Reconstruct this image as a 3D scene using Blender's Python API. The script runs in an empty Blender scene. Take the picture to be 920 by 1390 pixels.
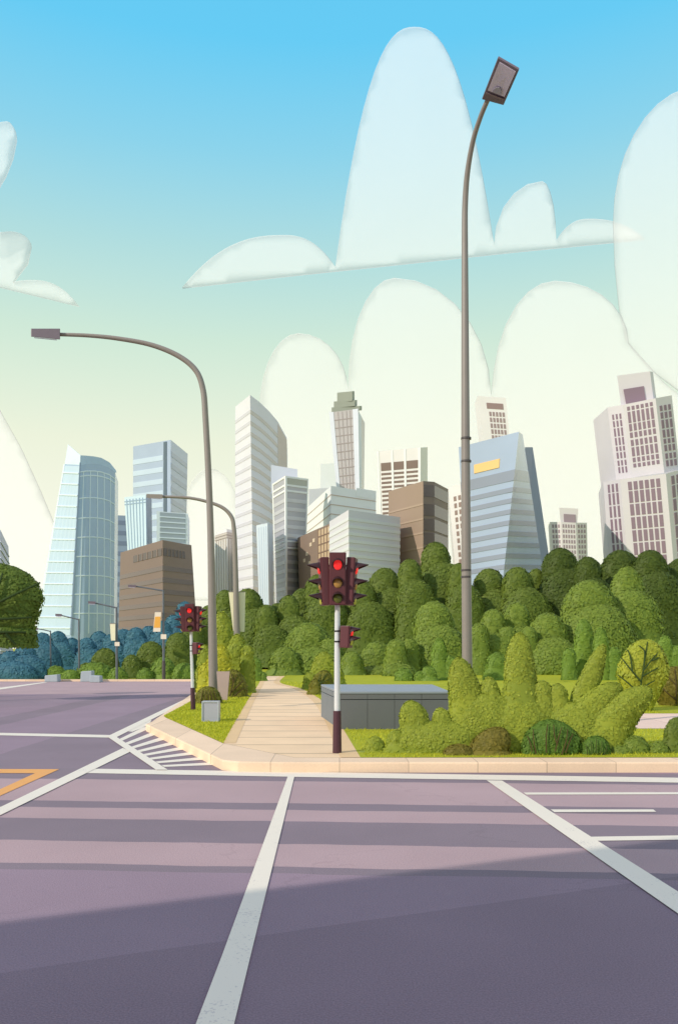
import bpy, bmesh, math, random
import numpy as np
from mathutils import Vector, Matrix
random.seed(7); RNG = np.random.default_rng(11)
S = bpy.context.scene; COL = S.collection
# ---------------------------------------------------------------- camera frame: a picture point (x, y) at depth D (metres ahead) -> world
F, CX, HY, H = 1100.0, 460.0, 880.0, 1.8
KERB = 0.15
def P(x, y, D): return Vector(((x-CX)/F*D, D, H-(y-HY)/F*D))
def G(x, y, z=0.0):
    D = (H-z)*F/(y-HY); return Vector(((x-CX)/F*D, D, z))
def lin(c):
    return tuple((v/255/12.92 if v/255 <= .04045 else ((v/255+.055)/1.055)**2.4) for v in c)
# ---------------------------------------------------------------- materials
MATS = {}
def nodes_of(name):
    m = bpy.data.materials.new(name); m.use_nodes = True
    nt = m.node_tree; b = nt.nodes['Principled BSDF']
    return m, nt, b
def N(nt, typ, **kw):
    n = nt.nodes.new(typ)
    for k, v in kw.items():
        if k.startswith('i_'): n.inputs[int(k[2:]) if k[2:].isdigit() else k[2:]].default_value = v
        else: setattr(n, k, v)
    return n
def lk(nt, a, b): nt.links.new(a, b)
def mathn(nt, op, a, b=None, c=None):
    n = nt.nodes.new('ShaderNodeMath'); n.operation = op
    for i, v in enumerate((a, b, c)):
        if v is None: continue
        if isinstance(v, (int, float)): n.inputs[i].default_value = v
        else: lk(nt, v, n.inputs[i])
    return n.outputs[0]
def scale_col(nt, col, fac):
    """colour output/tuple x scalar socket"""
    n = nt.nodes.new('ShaderNodeVectorMath'); n.operation = 'SCALE'
    if isinstance(col, tuple): n.inputs[0].default_value = col[:3]
    else: lk(nt, col, n.inputs[0])
    lk(nt, fac, n.inputs['Scale']); return n.outputs[0]
def mixc(nt, fac, a, b):
    n = nt.nodes.new('ShaderNodeMix'); n.data_type = 'RGBA'
    for i, v in ((0, fac), (6, a), (7, b)):
        if isinstance(v, (int, float)): n.inputs[i].default_value = v
        elif isinstance(v, tuple): n.inputs[i].default_value = (*v[:3], 1)
        else: lk(nt, v, n.inputs[i])
    return n.outputs[2]
def mat(name, rgb, k=1.0, rough=.6, var=.08, scale=3.0, metal=0.0, spec=.4, bump=0.0, emit=None):
    if name in MATS: return MATS[name]
    m, nt, b = nodes_of(name)
    c = tuple(min(v*k, .86) for v in lin(rgb))
    tc = N(nt, 'ShaderNodeTexCoord')
    n1 = N(nt, 'ShaderNodeTexNoise'); n1.inputs['Scale'].default_value = scale; n1.inputs['Detail'].default_value = 6
    lk(nt, tc.outputs['Object'], n1.inputs['Vector'])
    f = mathn(nt, 'MULTIPLY_ADD', n1.outputs[0], 2*var, 1-var)
    lk(nt, scale_col(nt, c, f), b.inputs['Base Color'])
    b.inputs['Roughness'].default_value = rough; b.inputs['Metallic'].default_value = metal
    b.inputs['Specular IOR Level'].default_value = spec
    if bump:
        bp = N(nt, 'ShaderNodeBump'); bp.inputs['Strength'].default_value = bump; bp.inputs['Distance'].default_value = .02
        lk(nt, n1.outputs[0], bp.inputs['Height']); lk(nt, bp.outputs[0], b.inputs['Normal'])
    if emit:
        b.inputs['Emission Color'].default_value = (*lin(rgb), 1); b.inputs['Emission Strength'].default_value = emit
    MATS[name] = m; return m
def glassy(name, rgb, k=1.0): return mat(name, rgb, k, rough=.22, var=.07, scale=.12, spec=.5)
def leafmat(name, rgb, k=1.0):
    if name in MATS: return MATS[name]
    m, nt, b = nodes_of(name)
    c = tuple(v*k for v in lin(rgb))
    geo = N(nt, 'ShaderNodeNewGeometry'); tc = N(nt, 'ShaderNodeTexCoord')
    n1 = N(nt, 'ShaderNodeTexNoise'); n1.inputs['Scale'].default_value = 1.1; n1.inputs['Detail'].default_value = 3
    lk(nt, tc.outputs['Object'], n1.inputs['Vector'])
    f = mathn(nt, 'MULTIPLY_ADD', geo.outputs['Random Per Island'], .20, .90)
    f = mathn(nt, 'MULTIPLY', f, mathn(nt, 'MULTIPLY_ADD', n1.outputs[0], .36, .82))
    warm = mixc(nt, mathn(nt, 'MULTIPLY', geo.outputs['Random Per Island'], .35), c, (c[0]*1.35, c[1]*1.1, c[2]*.8))
    lk(nt, scale_col(nt, warm, f), b.inputs['Base Color'])
    b.inputs['Roughness'].default_value = .55; b.inputs['Specular IOR Level'].default_value = .25
    tr = N(nt, 'ShaderNodeBsdfTranslucent'); lk(nt, scale_col(nt, warm, f), tr.inputs[0])
    mx = N(nt, 'ShaderNodeMixShader'); mx.inputs[0].default_value = .25
    lk(nt, b.outputs[0], mx.inputs[1]); lk(nt, tr.outputs[0], mx.inputs[2])
    lk(nt, mx.outputs[0], nt.nodes['Material Output'].inputs[0])
    MATS[name] = m; return m
# ---------------------------------------------------------------- objects
def tag(o, label=None, cat=None, group=None, kind=None):
    for k, v in (('label', label), ('category', cat), ('group', group), ('kind', kind)):
        if v: o[k] = v
    return o
def thing(name, loc, label, cat, group=None, rz=0):
    o = bpy.data.objects.new(name, None); COL.objects.link(o); o.empty_display_size = .3
    o.location = loc; o.rotation_euler.z = rz
    return tag(o, label, cat, group)
ORG = {}
def org(o):
    v = Vector((0, 0, 0))
    while o: v += o.location; o = o.parent
    return v
class MB:
    def __init__(s): s.v = []; s.f = []
    def add(s, vs, fs):
        k = len(s.v); s.v += [tuple(v) for v in vs]; s.f += [tuple(i+k for i in f) for f in fs]; return s
    def box(s, c, size, M=None):
        c = Vector(c); x, y, z = (d/2 for d in size); vs = []
        for dz in (-z, z):
            for dx, dy in ((-x, -y), (x, -y), (x, y), (-x, y)):
                p = Vector((dx, dy, dz)); vs.append(c + (M @ p if M else p))
        return s.add(vs, [(3, 2, 1, 0), (4, 5, 6, 7), (0, 1, 5, 4), (1, 2, 6, 5), (2, 3, 7, 6), (3, 0, 4, 7)])
    def hexa(s, b, t):
        """prism of a bottom and a top ring"""
        n = len(b)
        return s.add(list(b)+list(t), [tuple(range(n-1, -1, -1)), tuple(range(n, 2*n))] + [(i, (i+1) % n, n+(i+1) % n, n+i) for i in range(n)])
    def tube(s, pts, rad, n=12, cap=True):
        pts = [Vector(p) for p in pts]
        if not isinstance(rad, (list, tuple)): rad = [rad]*len(pts)
        rings = []; up = None
        for i, p in enumerate(pts):
            t = (pts[min(i+1, len(pts)-1)] - pts[max(i-1, 0)]).normalized()
            if up is None: up = Vector((0, 1, 0)) if abs(t.y) < .9 else Vector((1, 0, 0))
            a = (up - t*up.dot(t)).normalized(); b = t.cross(a); up = a
            rings.append([p + (a*math.cos(2*math.pi*k/n) + b*math.sin(2*math.pi*k/n))*rad[i] for k in range(n)])
        fs = []
        for i in range(len(pts)-1):
            for k in range(n): fs.append((i*n+k, i*n+(k+1) % n, (i+1)*n+(k+1) % n, (i+1)*n+k))
        if cap: fs += [tuple(range(n-1, -1, -1)), tuple(range((len(pts)-1)*n, len(pts)*n))]
        return s.add([v for r in rings for v in r], fs)
    def build(s, name, m, parent=None, loc=None, smooth=False, bevel=0, recalc=True):
        me = bpy.data.meshes.new(name); o = bpy.data.objects.new(name, me)
        base = org(parent) if parent else Vector(loc or (0, 0, 0))
        if loc is not None and not parent: o.location = loc
        me.from_pydata([tuple(Vector(v)-base) for v in s.v], [], s.f)
        bm = bmesh.new(); bm.from_mesh(me)
        if recalc: bmesh.ops.recalc_face_normals(bm, faces=bm.faces)
        if bevel: bmesh.ops.bevel(bm, geom=bm.edges[:], offset=bevel, segments=2, affect='EDGES', profile=.6)
        bm.to_mesh(me); bm.free()
        if smooth:
            me.polygons.foreach_set('use_smooth', [True]*len(me.polygons))
            try: me.set_sharp_from_angle(angle=math.radians(40))
            except Exception: pass
        me.materials.append(m); COL.objects.link(o)
        if parent: o.parent = parent
        return o
def copy_tree(o, parent=None):
    c = o.copy(); COL.objects.link(c); c.parent = parent
    for ch in list(o.children): copy_tree(ch, c)
    return c
def spline(pts, n=6):
    """Catmull-Rom through points (tuples of any length)"""
    out = []; pts = [np.array(p, float) for p in pts]
    for i in range(len(pts)-1):
        p0, p1, p2, p3 = pts[max(i-1, 0)], pts[i], pts[i+1], pts[min(i+2, len(pts)-1)]
        for k in range(n):
            t = k/n
            out.append(.5*((2*p1)+(-p0+p2)*t+(2*p0-5*p1+4*p2-p3)*t*t+(-p0+3*p1-3*p2+p3)*t**3))
    out.append(pts[-1]); return out
# ================================================================ WORLD, SUN, CAMERA
SUN_A, SUN_E = math.radians(37), math.radians(29)
w = bpy.data.worlds.new('World'); S.world = w; w.use_nodes = True
nt = w.node_tree; bg = nt.nodes['Background']; bg.inputs[1].default_value = .1
sky = N(nt, 'ShaderNodeTexSky'); sky.sky_type = 'NISHITA'; sky.sun_disc = False
sky.sun_elevation = SUN_E; sky.sun_rotation = math.radians(180+53); sky.air_density = 1.2; sky.ozone_density = 2.0
tc = N(nt, 'ShaderNodeTexCoord'); sp = N(nt, 'ShaderNodeSeparateXYZ'); lk(nt, tc.outputs['Generated'], sp.inputs[0])
rp = N(nt, 'ShaderNodeValToRGB'); cr = rp.color_ramp
stops = [(0.0, (254, 252, 234)), (.13, (252, 252, 233)), (.24, (240, 246, 222)), (.35, (210, 236, 218)), (.44, (178, 224, 226)), (.52, (142, 214, 238)), (.60, (104, 206, 247)), (.66, (100, 203, 246)), (.80, (222, 207, 230)), (1, (228, 213, 230))]
while len(cr.elements) < len(stops): cr.elements.new(.5)
for e, (p, c) in zip(cr.elements, stops): e.position = p; e.color = (*lin(c), 1)
lk(nt, sp.outputs[2], rp.inputs[0])
v = N(nt, 'ShaderNodeVectorMath', operation='SCALE'); v.inputs['Scale'].default_value = 10.0; lk(nt, rp.outputs[0], v.inputs[0])
lk(nt, mixc(nt, .965, sky.outputs[0], v.outputs[0]), bg.inputs[0])
sl = bpy.data.lights.new('sun', 'SUN'); sl.energy = 3.0; sl.angle = math.radians(.35); sl.color = (1, .91, .77)
so = bpy.data.objects.new('sun', sl); COL.objects.link(so)
sdir = Vector((math.cos(SUN_E)*math.cos(SUN_A), math.cos(SUN_E)*math.sin(SUN_A), -math.sin(SUN_E)))
so.rotation_euler = sdir.to_track_quat('-Z', 'Y').to_euler(); so.location = (-30, -20, 40)
cam = bpy.data.cameras.new('camera'); co = bpy.data.objects.new('camera', cam); COL.objects.link(co)
co.location = (0, 0, H); co.rotation_euler = (math.radians(90), 0, 0)
cam.sensor_fit = 'VERTICAL'; cam.sensor_height = 36; cam.lens = 36*F/1390; cam.shift_y = (HY-695)/1390
cam.clip_start = .1; cam.clip_end = 20000; S.camera = co
vs = S.view_settings; vs.view_transform = 'Standard'; vs.look = 'None'; vs.exposure = 0.0; vs.gamma = 1; vs.use_curve_mapping = False
S.cycles.max_bounces = 6; S.cycles.transparent_max_bounces = 12
# ================================================================ GROUND
def struct(o): o['kind'] = 'structure'; return o
def sheet(name, pts, m, z=None, kind='structure'):
    mb = MB(); mb.add([(p[0], p[1], p[2] if z is None else z) for p in pts], [tuple(range(len(pts)))])
    me = bpy.data.meshes.new(name); me.from_pydata(mb.v, [], mb.f)
    bm = bmesh.new(); bm.from_mesh(me); bmesh.ops.recalc_face_normals(bm, faces=bm.faces)
    for f in bm.faces:
        if f.normal.z < 0: f.normal_flip()
    bmesh.ops.triangulate(bm, faces=bm.faces[:]); bm.to_mesh(me); bm.free()
    me.materials.append(m); o = bpy.data.objects.new(name, me); COL.objects.link(o); o['kind'] = kind; return o
def grassmat():
    m, nt, b = nodes_of('grass_green'); tc = N(nt, 'ShaderNodeTexCoord')
    n1 = N(nt, 'ShaderNodeTexNoise'); n1.inputs['Scale'].default_value = 1.3; n1.inputs['Detail'].default_value = 8
    n2 = N(nt, 'ShaderNodeTexNoise'); n2.inputs['Scale'].default_value = 40; n2.inputs['Detail'].default_value = 4
    for n in (n1, n2): lk(nt, tc.outputs['Object'], n.inputs['Vector'])
    c = mixc(nt, n1.outputs[0], lin((164, 168, 44)), lin((188, 190, 58)))
    lk(nt, scale_col(nt, c, mathn(nt, 'MULTIPLY_ADD', n2.outputs[0], .9, .5)), b.inputs['Base Color'])
    b.inputs['Roughness'].default_value = .8; b.inputs['Specular IOR Level'].default_value = .1
    bp = N(nt, 'ShaderNodeBump'); bp.inputs['Strength'].default_value = .6; bp.inputs['Distance'].default_value = .04
    lk(nt, n2.outputs[0], bp.inputs['Height']); lk(nt, bp.outputs[0], b.inputs['Normal'])
    return m
M_GRASS = grassmat()
def roadmat():
    m, nt, b = nodes_of('asphalt'); tc = N(nt, 'ShaderNodeTexCoord'); sp = N(nt, 'ShaderNodeSeparateXYZ')
    lk(nt, tc.outputs['Object'], sp.inputs[0]); X, Y = sp.outputs[0], sp.outputs[1]
    wob = N(nt, 'ShaderNodeTexNoise'); wob.inputs['Scale'].default_value = 1.2; wob.inputs['Detail'].default_value = 5; lk(nt, tc.outputs['Object'], wob.inputs['Vector'])
    s = mathn(nt, 'MULTIPLY_ADD', X, .06, Y)
    s = mathn(nt, 'ADD', s, mathn(nt, 'MULTIPLY_ADD', wob.outputs[0], .10, -.05))
    # laid strips of older and newer asphalt across the near carriageway
    rp = N(nt, 'ShaderNodeValToRGB'); cr = rp.color_ramp; cr.interpolation = 'CONSTANT'
    light, dark, midd = lin((190, 162, 166)), lin((144, 128, 138)), lin((160, 138, 152))
    st = [(0, midd), (6.30, dark), (6.60, light), (7.42, dark), (8.32, light), (8.82, dark), (9.2, light), (10.85, dark), (11.9, midd), (31, light)]
    while len(cr.elements) < len(st): cr.elements.new(.5)
    for e, (p, c) in zip(cr.elements, st): e.position = p/50; e.color = (*c, 1)
    lk(nt, mathn(nt, 'DIVIDE', s, 50.0), rp.inputs[0])
    col = rp.outputs[0]
    # on the side road, strips that run away from the viewer
    xs = mathn(nt, 'ADD', X, mathn(nt, 'MULTIPLY_ADD', wob.outputs[0], .16, -.08))
    far = mathn(nt, 'MULTIPLY', mathn(nt, 'GREATER_THAN', Y, 12.0), mathn(nt, 'LESS_THAN', Y, 31.0))
    band = mathn(nt, 'MULTIPLY', mathn(nt, 'GREATER_THAN', xs, -8.8), mathn(nt, 'LESS_THAN', xs, -7.9))
    band = mathn(nt, 'MAXIMUM', band, mathn(nt, 'GREATER_THAN', xs, -5.75))
    col = mixc(nt, mathn(nt, 'MULTIPLY', mathn(nt, 'MULTIPLY', far, band), .8), col, dark)
    # grain, stains, cracks
    n1 = N(nt, 'ShaderNodeTexNoise'); n1.inputs['Scale'].default_value = 90; n1.inputs['Detail'].default_value = 3
    n2 = N(nt, 'ShaderNodeTexNoise'); n2.inputs['Scale'].default_value = .55; n2.inputs['Detail'].default_value = 7
    for n in (n1, n2): lk(nt, tc.outputs['Object'], n.inputs['Vector'])
    f = mathn(nt, 'MULTIPLY', mathn(nt, 'MULTIPLY_ADD', n1.outputs[0], .9, .55), mathn(nt, 'MULTIPLY_ADD', n2.outputs[0], .36, .82))
    vo = N(nt, 'ShaderNodeTexVoronoi'); vo.feature = 'DISTANCE_TO_EDGE'; vo.inputs['Scale'].default_value = .42
    wv = N(nt, 'ShaderNodeVectorMath', operation='ADD'); lk(nt, tc.outputs['Object'], wv.inputs[0])
    n3 = N(nt, 'ShaderNodeTexNoise'); n3.inputs['Scale'].default_value = 2.2; n3.inputs['Detail'].default_value = 6; lk(nt, tc.outputs['Object'], n3.inputs['Vector'])
    lk(nt, n3.outputs[1], wv.inputs[1]); lk(nt, wv.outputs[0], vo.inputs['Vector'])
    crack = mathn(nt, 'MULTIPLY', mathn(nt, 'LESS_THAN', vo.outputs['Distance'], .006), mathn(nt, 'GREATER_THAN', n2.outputs[0], .52))
    f = mathn(nt, 'MULTIPLY', f, mathn(nt, 'MULTIPLY_ADD', crack, -.07, 1.0))
    near_shade = mathn(nt, 'LESS_THAN', mathn(nt, 'MULTIPLY_ADD', xs, -.416, Y), 5.28); wide_shade = mathn(nt, 'LESS_THAN', mathn(nt, 'MULTIPLY_ADD', xs, -.43, Y), 6.28)  # diagonal cast shade on the near road, painted into the asphalt colour
    f = mathn(nt, 'MULTIPLY', f, mathn(nt, 'MULTIPLY', mathn(nt, 'MULTIPLY_ADD', near_shade, -.14, 1.0), mathn(nt, 'MULTIPLY_ADD', wide_shade, -.10, 1.0)))
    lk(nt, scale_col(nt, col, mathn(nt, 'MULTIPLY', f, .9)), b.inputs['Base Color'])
    b.inputs['Roughness'].default_value = .85; b.inputs['Specular IOR Level'].default_value = .25
    bp = N(nt, 'ShaderNodeBump'); bp.inputs['Strength'].default_value = .35; bp.inputs['Distance'].default_value = .01
    lk(nt, n1.outputs[0], bp.inputs['Height']); lk(nt, bp.outputs[0], b.inputs['Normal'])
    return m
def stonemat(name, rgb, period=None, axis=1, k=.98, jw=.06):
    m, nt, b = nodes_of(name); tc = N(nt, 'ShaderNodeTexCoord'); sp = N(nt, 'ShaderNodeSeparateXYZ'); lk(nt, tc.outputs['Object'], sp.inputs[0])
    n1 = N(nt, 'ShaderNodeTexNoise'); n1.inputs['Scale'].default_value = 45; n1.inputs['Detail'].default_value = 4
    n2 = N(nt, 'ShaderNodeTexNoise'); n2.inputs['Scale'].default_value = 1.3; n2.inputs['Detail'].default_value = 6
    for n in (n1, n2): lk(nt, tc.outputs['Object'], n.inputs['Vector'])
    f = mathn(nt, 'MULTIPLY', mathn(nt, 'MULTIPLY_ADD', n1.outputs[0], .2, .9), mathn(nt, 'MULTIPLY_ADD', n2.outputs[0], .24, .88))
    if period:
        fr = mathn(nt, 'FRACT', mathn(nt, 'DIVIDE', sp.outputs[axis], period))
        f = mathn(nt, 'MULTIPLY', f, mathn(nt, 'MULTIPLY_ADD', mathn(nt, 'LESS_THAN', fr, jw/period), -.32, 1.0))
        cell = mathn(nt, 'FRACT', mathn(nt, 'MULTIPLY', mathn(nt, 'SINE', mathn(nt, 'FLOOR', mathn(nt, 'DIVIDE', sp.outputs[axis], period))), 43.7))
        f = mathn(nt, 'MULTIPLY', f, mathn(nt, 'MULTIPLY_ADD', cell, .10, .95))
    lk(nt, scale_col(nt, tuple(v*k for v in lin(rgb)), f), b.inputs['Base Color']); b.inputs['Roughness'].default_value = .8; b.inputs['Specular IOR Level'].default_value = .2
    return m
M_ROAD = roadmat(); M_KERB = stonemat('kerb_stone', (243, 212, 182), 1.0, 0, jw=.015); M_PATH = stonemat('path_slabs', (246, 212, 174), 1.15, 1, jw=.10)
M_EDGE = stonemat('edging_stone', (232, 196, 150)); M_PINK = stonemat('pink_paving', (240, 208, 192), 1.2, 0, jw=.03)
def paintmat(name, rgb):
    m, nt, b = nodes_of(name); tc = N(nt, 'ShaderNodeTexCoord')
    n1 = N(nt, 'ShaderNodeTexNoise'); n1.inputs['Scale'].default_value = 60; n1.inputs['Detail'].default_value = 5
    n2 = N(nt, 'ShaderNodeTexNoise'); n2.inputs['Scale'].default_value = 2.5; n2.inputs['Detail'].default_value = 8
    for n in (n1, n2): lk(nt, tc.outputs['Object'], n.inputs['Vector'])
    wear = mathn(nt, 'MULTIPLY', mathn(nt, 'GREATER_THAN', mathn(nt, 'ADD', n1.outputs[0], mathn(nt, 'MULTIPLY', n2.outputs[0], .6)), .98), .35)
    c = tuple(min(v*.95, .86) for v in lin(rgb))
    lk(nt, mixc(nt, wear, c, lin((150, 138, 150))), b.inputs['Base Color']); b.inputs['Roughness'].default_value = .6
    return m
M_LINE = paintmat('line_paint', (255, 232, 216)); M_ORANGE = paintmat('orange_paint', (253, 172, 92))
sheet('ground', [(-1000, -80, -.02), (1000, -80, -.02), (1500, 3000, -.02), (-1500, 3000, -.02)], M_GRASS)
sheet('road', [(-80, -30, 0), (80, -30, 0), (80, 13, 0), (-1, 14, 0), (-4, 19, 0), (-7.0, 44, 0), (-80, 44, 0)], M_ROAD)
# island with kerb, lawn, path
K0, K1, K2, K3 = G(302, 1045.5), G(200, 993), G(258, 949.5), Vector((-6.9, 46, 0))
outer = [Vector((60, 11.70, 0)), Vector((K0.x+.9, 11.74, 0)), Vector((K0.x+.25, 11.80, 0)), K0, K1+Vector((.15, -.35, 0)), K1+Vector((-.05, .1, 0)), K1+Vector((-.05, .6, 0)), K2, K3]
inner = [Vector((60, 12.26, 0))]+[G(497, 1028.5, KERB), G(400, 1028.5, KERB), G(303, 1009, KERB), G(226, 974.5, KERB), G(223, 972.5, KERB), G(223, 971, KERB), G(265, 949, KERB), Vector((-6.45, 46, 0))]
mb = MB(); n = len(outer); up = Vector((0, 0, KERB)); low = Vector((0, 0, -.1))
ring = []
for o_, i_ in zip(outer, inner):
    i_ = Vector((i_.x, i_.y, 0)); d = (i_-o_).normalized()
    ring.append([o_+low, o_+up*.86, o_+up+d*.025, i_+up, i_+low])
for k in range(n-1):
    for j in range(4):
        mb.add([ring[k][j], ring[k+1][j], ring[k+1][j+1], ring[k][j+1]], [(0, 1, 2, 3)])
struct(mb.build('kerb', M_KERB))
pl = [G(303, 1009, KERB), G(325, 970, KERB), G(340, 945, KERB), G(352, 927, KERB), Vector((-4.6, 48, KERB))]
pr = [G(489, 1028.5, KERB), G(450, 966, KERB), G(430, 946, KERB), G(406, 934, KERB), G(380, 926.5, KERB), Vector((-3.2, 48, KERB))]
pls = [Vector(q) for q in spline([tuple(q) for q in pl], 5)]; prs = [Vector(q) for q in spline([tuple(q) for q in pr], 5)]
lawn_z = KERB+.004
def V3(p, z): return Vector((p[0], p[1], z))
sheet('lawn', [V3(inner[4], 0), V3(inner[3], 0)]+[V3(q, 0) for q in pls[1:]]+[V3(inner[8], 0), V3(inner[7], 0), V3(inner[6], 0), V3(inner[5], 0)], M_GRASS, lawn_z)
sheet('lawn', [V3(inner[0], 0), Vector((60, 60, 0)), Vector((-3.2, 60, 0))]+[V3(q, 0) for q in prs[::-1]]+[V3(inner[1], 0)], M_GRASS, lawn_z)
sheet('footpath', [V3(inner[2], 0), V3(inner[3], 0)]+[V3(q, 0) for q in pls[1:]]+[V3(q, 0) for q in prs[::-1]], M_PATH, KERB+.002)
sheet('path_edging', [V3(q, 0) for q in prs]+[V3(q, 0)+Vector((-.30+.0*k, 0, 0)) for k, q in enumerate(prs)][::-1], M_EDGE, KERB+.006)
sheet('path_edging', [V3(q, 0) for q in pls]+[V3(q, 0)+Vector((.22, 0, 0)) for k, q in enumerate(pls)][::-1], M_EDGE, KERB+.006)
sheet('footpath', [(4.6, 16.6, 0), (60, 16.6, 0), (60, 20.4, 0), (6.2, 20.4, 0)], M_PINK, KERB+.008)
# far verge and its kerb
mb = MB(); mb.box((-45, 44.12, .04), (77, .22, .14)); struct(mb.build('kerb', M_KERB))
sheet('verge', [(-120, 44.2, 0), (-7, 44.2, 0), (-7, 120, 0), (-120, 120, 0)], M_GRASS, .03)
# painted markings
def mark(pts, m=M_LINE, z=.005): return sheet('road_marking', [G(x, y) for x, y in pts], m, z)
mark([(120, 1043.8), (1200, 1060.5), (1200, 1067), (460, 1056), (108, 1049.6)])
mark([(167, 1016), (178, 1020.5), (0, 1108), (-160, 1187), (-160, 1168), (0, 1097)], z=.009)
mark([(145, 1000), (157.5, 1000.5), (228, 1046), (212, 1046)], z=.013)
mark([(-220, 991.5), (0, 995), (150, 998), (150, 1001.6), (0, 998.4), (-220, 995)])
mark([(147, 999.5), (158, 1001.5), (262, 948.5), (256, 947)], z=.009)
mark([(390.5, 1055), (399.5, 1055.2), (340, 1300), (316, 1400), (263, 1400), (301, 1300)], z=.009)
mark([(660, 1060), (681, 1060.4), (920, 1212), (1100, 1326), (1100, 1367), (920, 1242)], z=.009)
mark([(710, 1076.2), (1100, 1075.5), (1100, 1078.5), (714, 1079.2)])
mark([(747, 1099.3), (886, 1099.3), (890, 1102.5), (752, 1103)])
mark([(798, 1136.5), (1100, 1132), (1100, 1138), (808, 1142)])
mark([(-120, 1044), (81, 1044.5), (0, 1081), (-120, 1136), (-120, 1124), (0, 1072), (48, 1050), (-120, 1049)], M_ORANGE)
mark([(-150, 950), (0, 933.6), (58, 926.3), (66, 926.3), (0, 936.2), (-150, 957)])
for k in range(8):                                                   # hatching beside the kerb corner
    t0, t1 = (k+.12)/8.4, (k+.58)/8.4
    def A_(t): return (160+(230-160)*t, 1003.5+(1045.5-1003.5)*t)
    def B_(t): return (201+(301-201)*t, 985+(1046-985)*t)
    mark([A_(t0), B_(t0-.02), B_(t1-.02), A_(t1)])
mark([(172, 993), (206, 977), (203, 984.5), (180, 993.5)])
# ================================================================ FOLIAGE
def lobe_fn(x, ytop, hw, D, zg=KERB, lean=0, cap=None, depth=.6, flare=.3):
    """a bullet-shaped clump: centre px x, top px ytop, half width px hw, at depth D"""
    s = D/F; zt = H-(ytop-HY)*s
    return dict(c=Vector(((x-CX)*s, D, zg)), h=zt-zg, r=hw*s, lean=lean*s, cap=min((cap or 1.35*hw)*s, zt-zg), dy=depth, flare=flare, D=D, ph=RNG.random(6)*6.28)
def lobe_r(L, d):
    """radius at distance d (array) below the top"""
    cap = L['cap']; a = np.clip(1-d/cap, 0, 1)
    r = L['r']*np.sqrt(np.clip(1-a*a, 0, 1))
    return np.where(d > cap, L['r']*(1+L['flare']*(d-cap)/max(L['h']-cap, .01)), r)
def lobe_pt(L, d, th, k=1.0):
    r = lobe_r(L, d)*k; p = L['ph']
    bump = 1+.025*np.sin(3*th+p[0]+d/L['r']*1.3)+.02*np.sin(5*th+p[1]-d/L['r']*2.1)+.015*np.sin(9*th+p[2]+d/L['r']*4)
    r = r*bump; f = 1-d/L['h']
    return np.stack([L['c'].x+r*np.cos(th)+L['lean']*f**1.3, L['c'].y+r*np.sin(th)*L['dy'], L['c'].z+L['h']-d], -1)
def foliage(name, lobes, m, parent, leaf_px=4.6, cover=1.5):
    V, Fc = [], []; k0 = 0; nt_, ns = 20, 12
    for L in lobes:
        q = np.linspace(0, 1, ns); d = np.where(q < .5, L['cap']*(1-np.cos(q/.5*np.pi/2)), L['cap']+(L['h']-L['cap'])*(q-.5)/.5)
        d = d*.999; th = np.linspace(0, 2*np.pi, nt_, endpoint=False)
        dd, tt = np.meshgrid(d, th, indexing='ij'); pts = lobe_pt(L, dd, tt, .965).reshape(-1, 3)
        V.append(pts)
        for i in range(ns-1):
            for j in range(nt_):
                a, b = i*nt_+j, i*nt_+(j+1) % nt_
                Fc.append((k0+a, k0+b, k0+b+nt_, k0+a+nt_))
        k0 += len(pts)
    quads = []
    for L in lobes:
        s = leaf_px*L['D']/F
        area = 2*np.pi*L['r']*(L['h']*.5+L['r'])*.9
        nl = int(min(max(area*cover/(s*s*.5), 60), 9000))
        u = RNG.random(nl*2)                                        # more samples on the dome top
        d = np.where(RNG.random(nl*2) < L['cap']/L['h']*.9, L['cap']*u**1.5, L['h']*u)
        th = RNG.random(nl*2)*2*np.pi
        keep = (np.sin(th) < .25) | (RNG.random(nl*2) < .35); d, th = d[keep][:nl], th[keep][:nl]
        p = lobe_pt(L, d, th, 1+RNG.normal(0, .02, len(d)))
        e = L['h']*.004
        n = np.cross(lobe_pt(L, d, th+.02)-lobe_pt(L, d, th-.02), lobe_pt(L, np.maximum(d-e, 0), th)-lobe_pt(L, d+e, th))
        n /= np.linalg.norm(n, axis=1, keepdims=True)+1e-9
        n = n+RNG.normal(0, .19, n.shape); n /= np.linalg.norm(n, axis=1, keepdims=True)
        a = np.cross(n, RNG.normal(0, 1, n.shape)+np.array([0, 0, .6])); a /= np.linalg.norm(a, axis=1, keepdims=True)+1e-9
        b = np.cross(n, a); sz = s*RNG.uniform(.65, 1.25, (len(d), 1))
        quads.append(np.stack([p-a*sz*.6, p+b*sz*.34-a*sz*.05, p+a*sz*.6, p-b*sz*.34-a*sz*.05], 1).reshape(-1, 3))
    Q = np.concatenate(quads); base = np.array(org(parent)); allv = np.concatenate(V+[Q])-base
    nq = len(Q)//4; fq = (np.arange(nq*4).reshape(-1, 4)+k0)
    faces = np.concatenate([np.array(Fc), fq])
    me = bpy.data.meshes.new(name); me.vertices.add(len(allv)); me.vertices.foreach_set('co', allv.astype(np.float32).ravel())
    me.loops.add(faces.size); me.loops.foreach_set('vertex_index', faces.astype(np.int32).ravel())
    me.polygons.add(len(faces)); me.polygons.foreach_set('loop_start', (np.arange(len(faces))*4).astype(np.int32)); me.polygons.foreach_set('loop_total', np.full(len(faces), 4, np.int32))
    me.polygons.foreach_set('use_smooth', np.r_[np.ones(len(Fc), bool), np.zeros(nq, bool)])
    me.update(calc_edges=True); me.validate()
    me.materials.append(m); o = bpy.data.objects.new(name, me); COL.objects.link(o); o.parent = parent; return o
M_BARK = mat('bark', (104, 84, 62), .7, .9, .2, 8)
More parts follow.
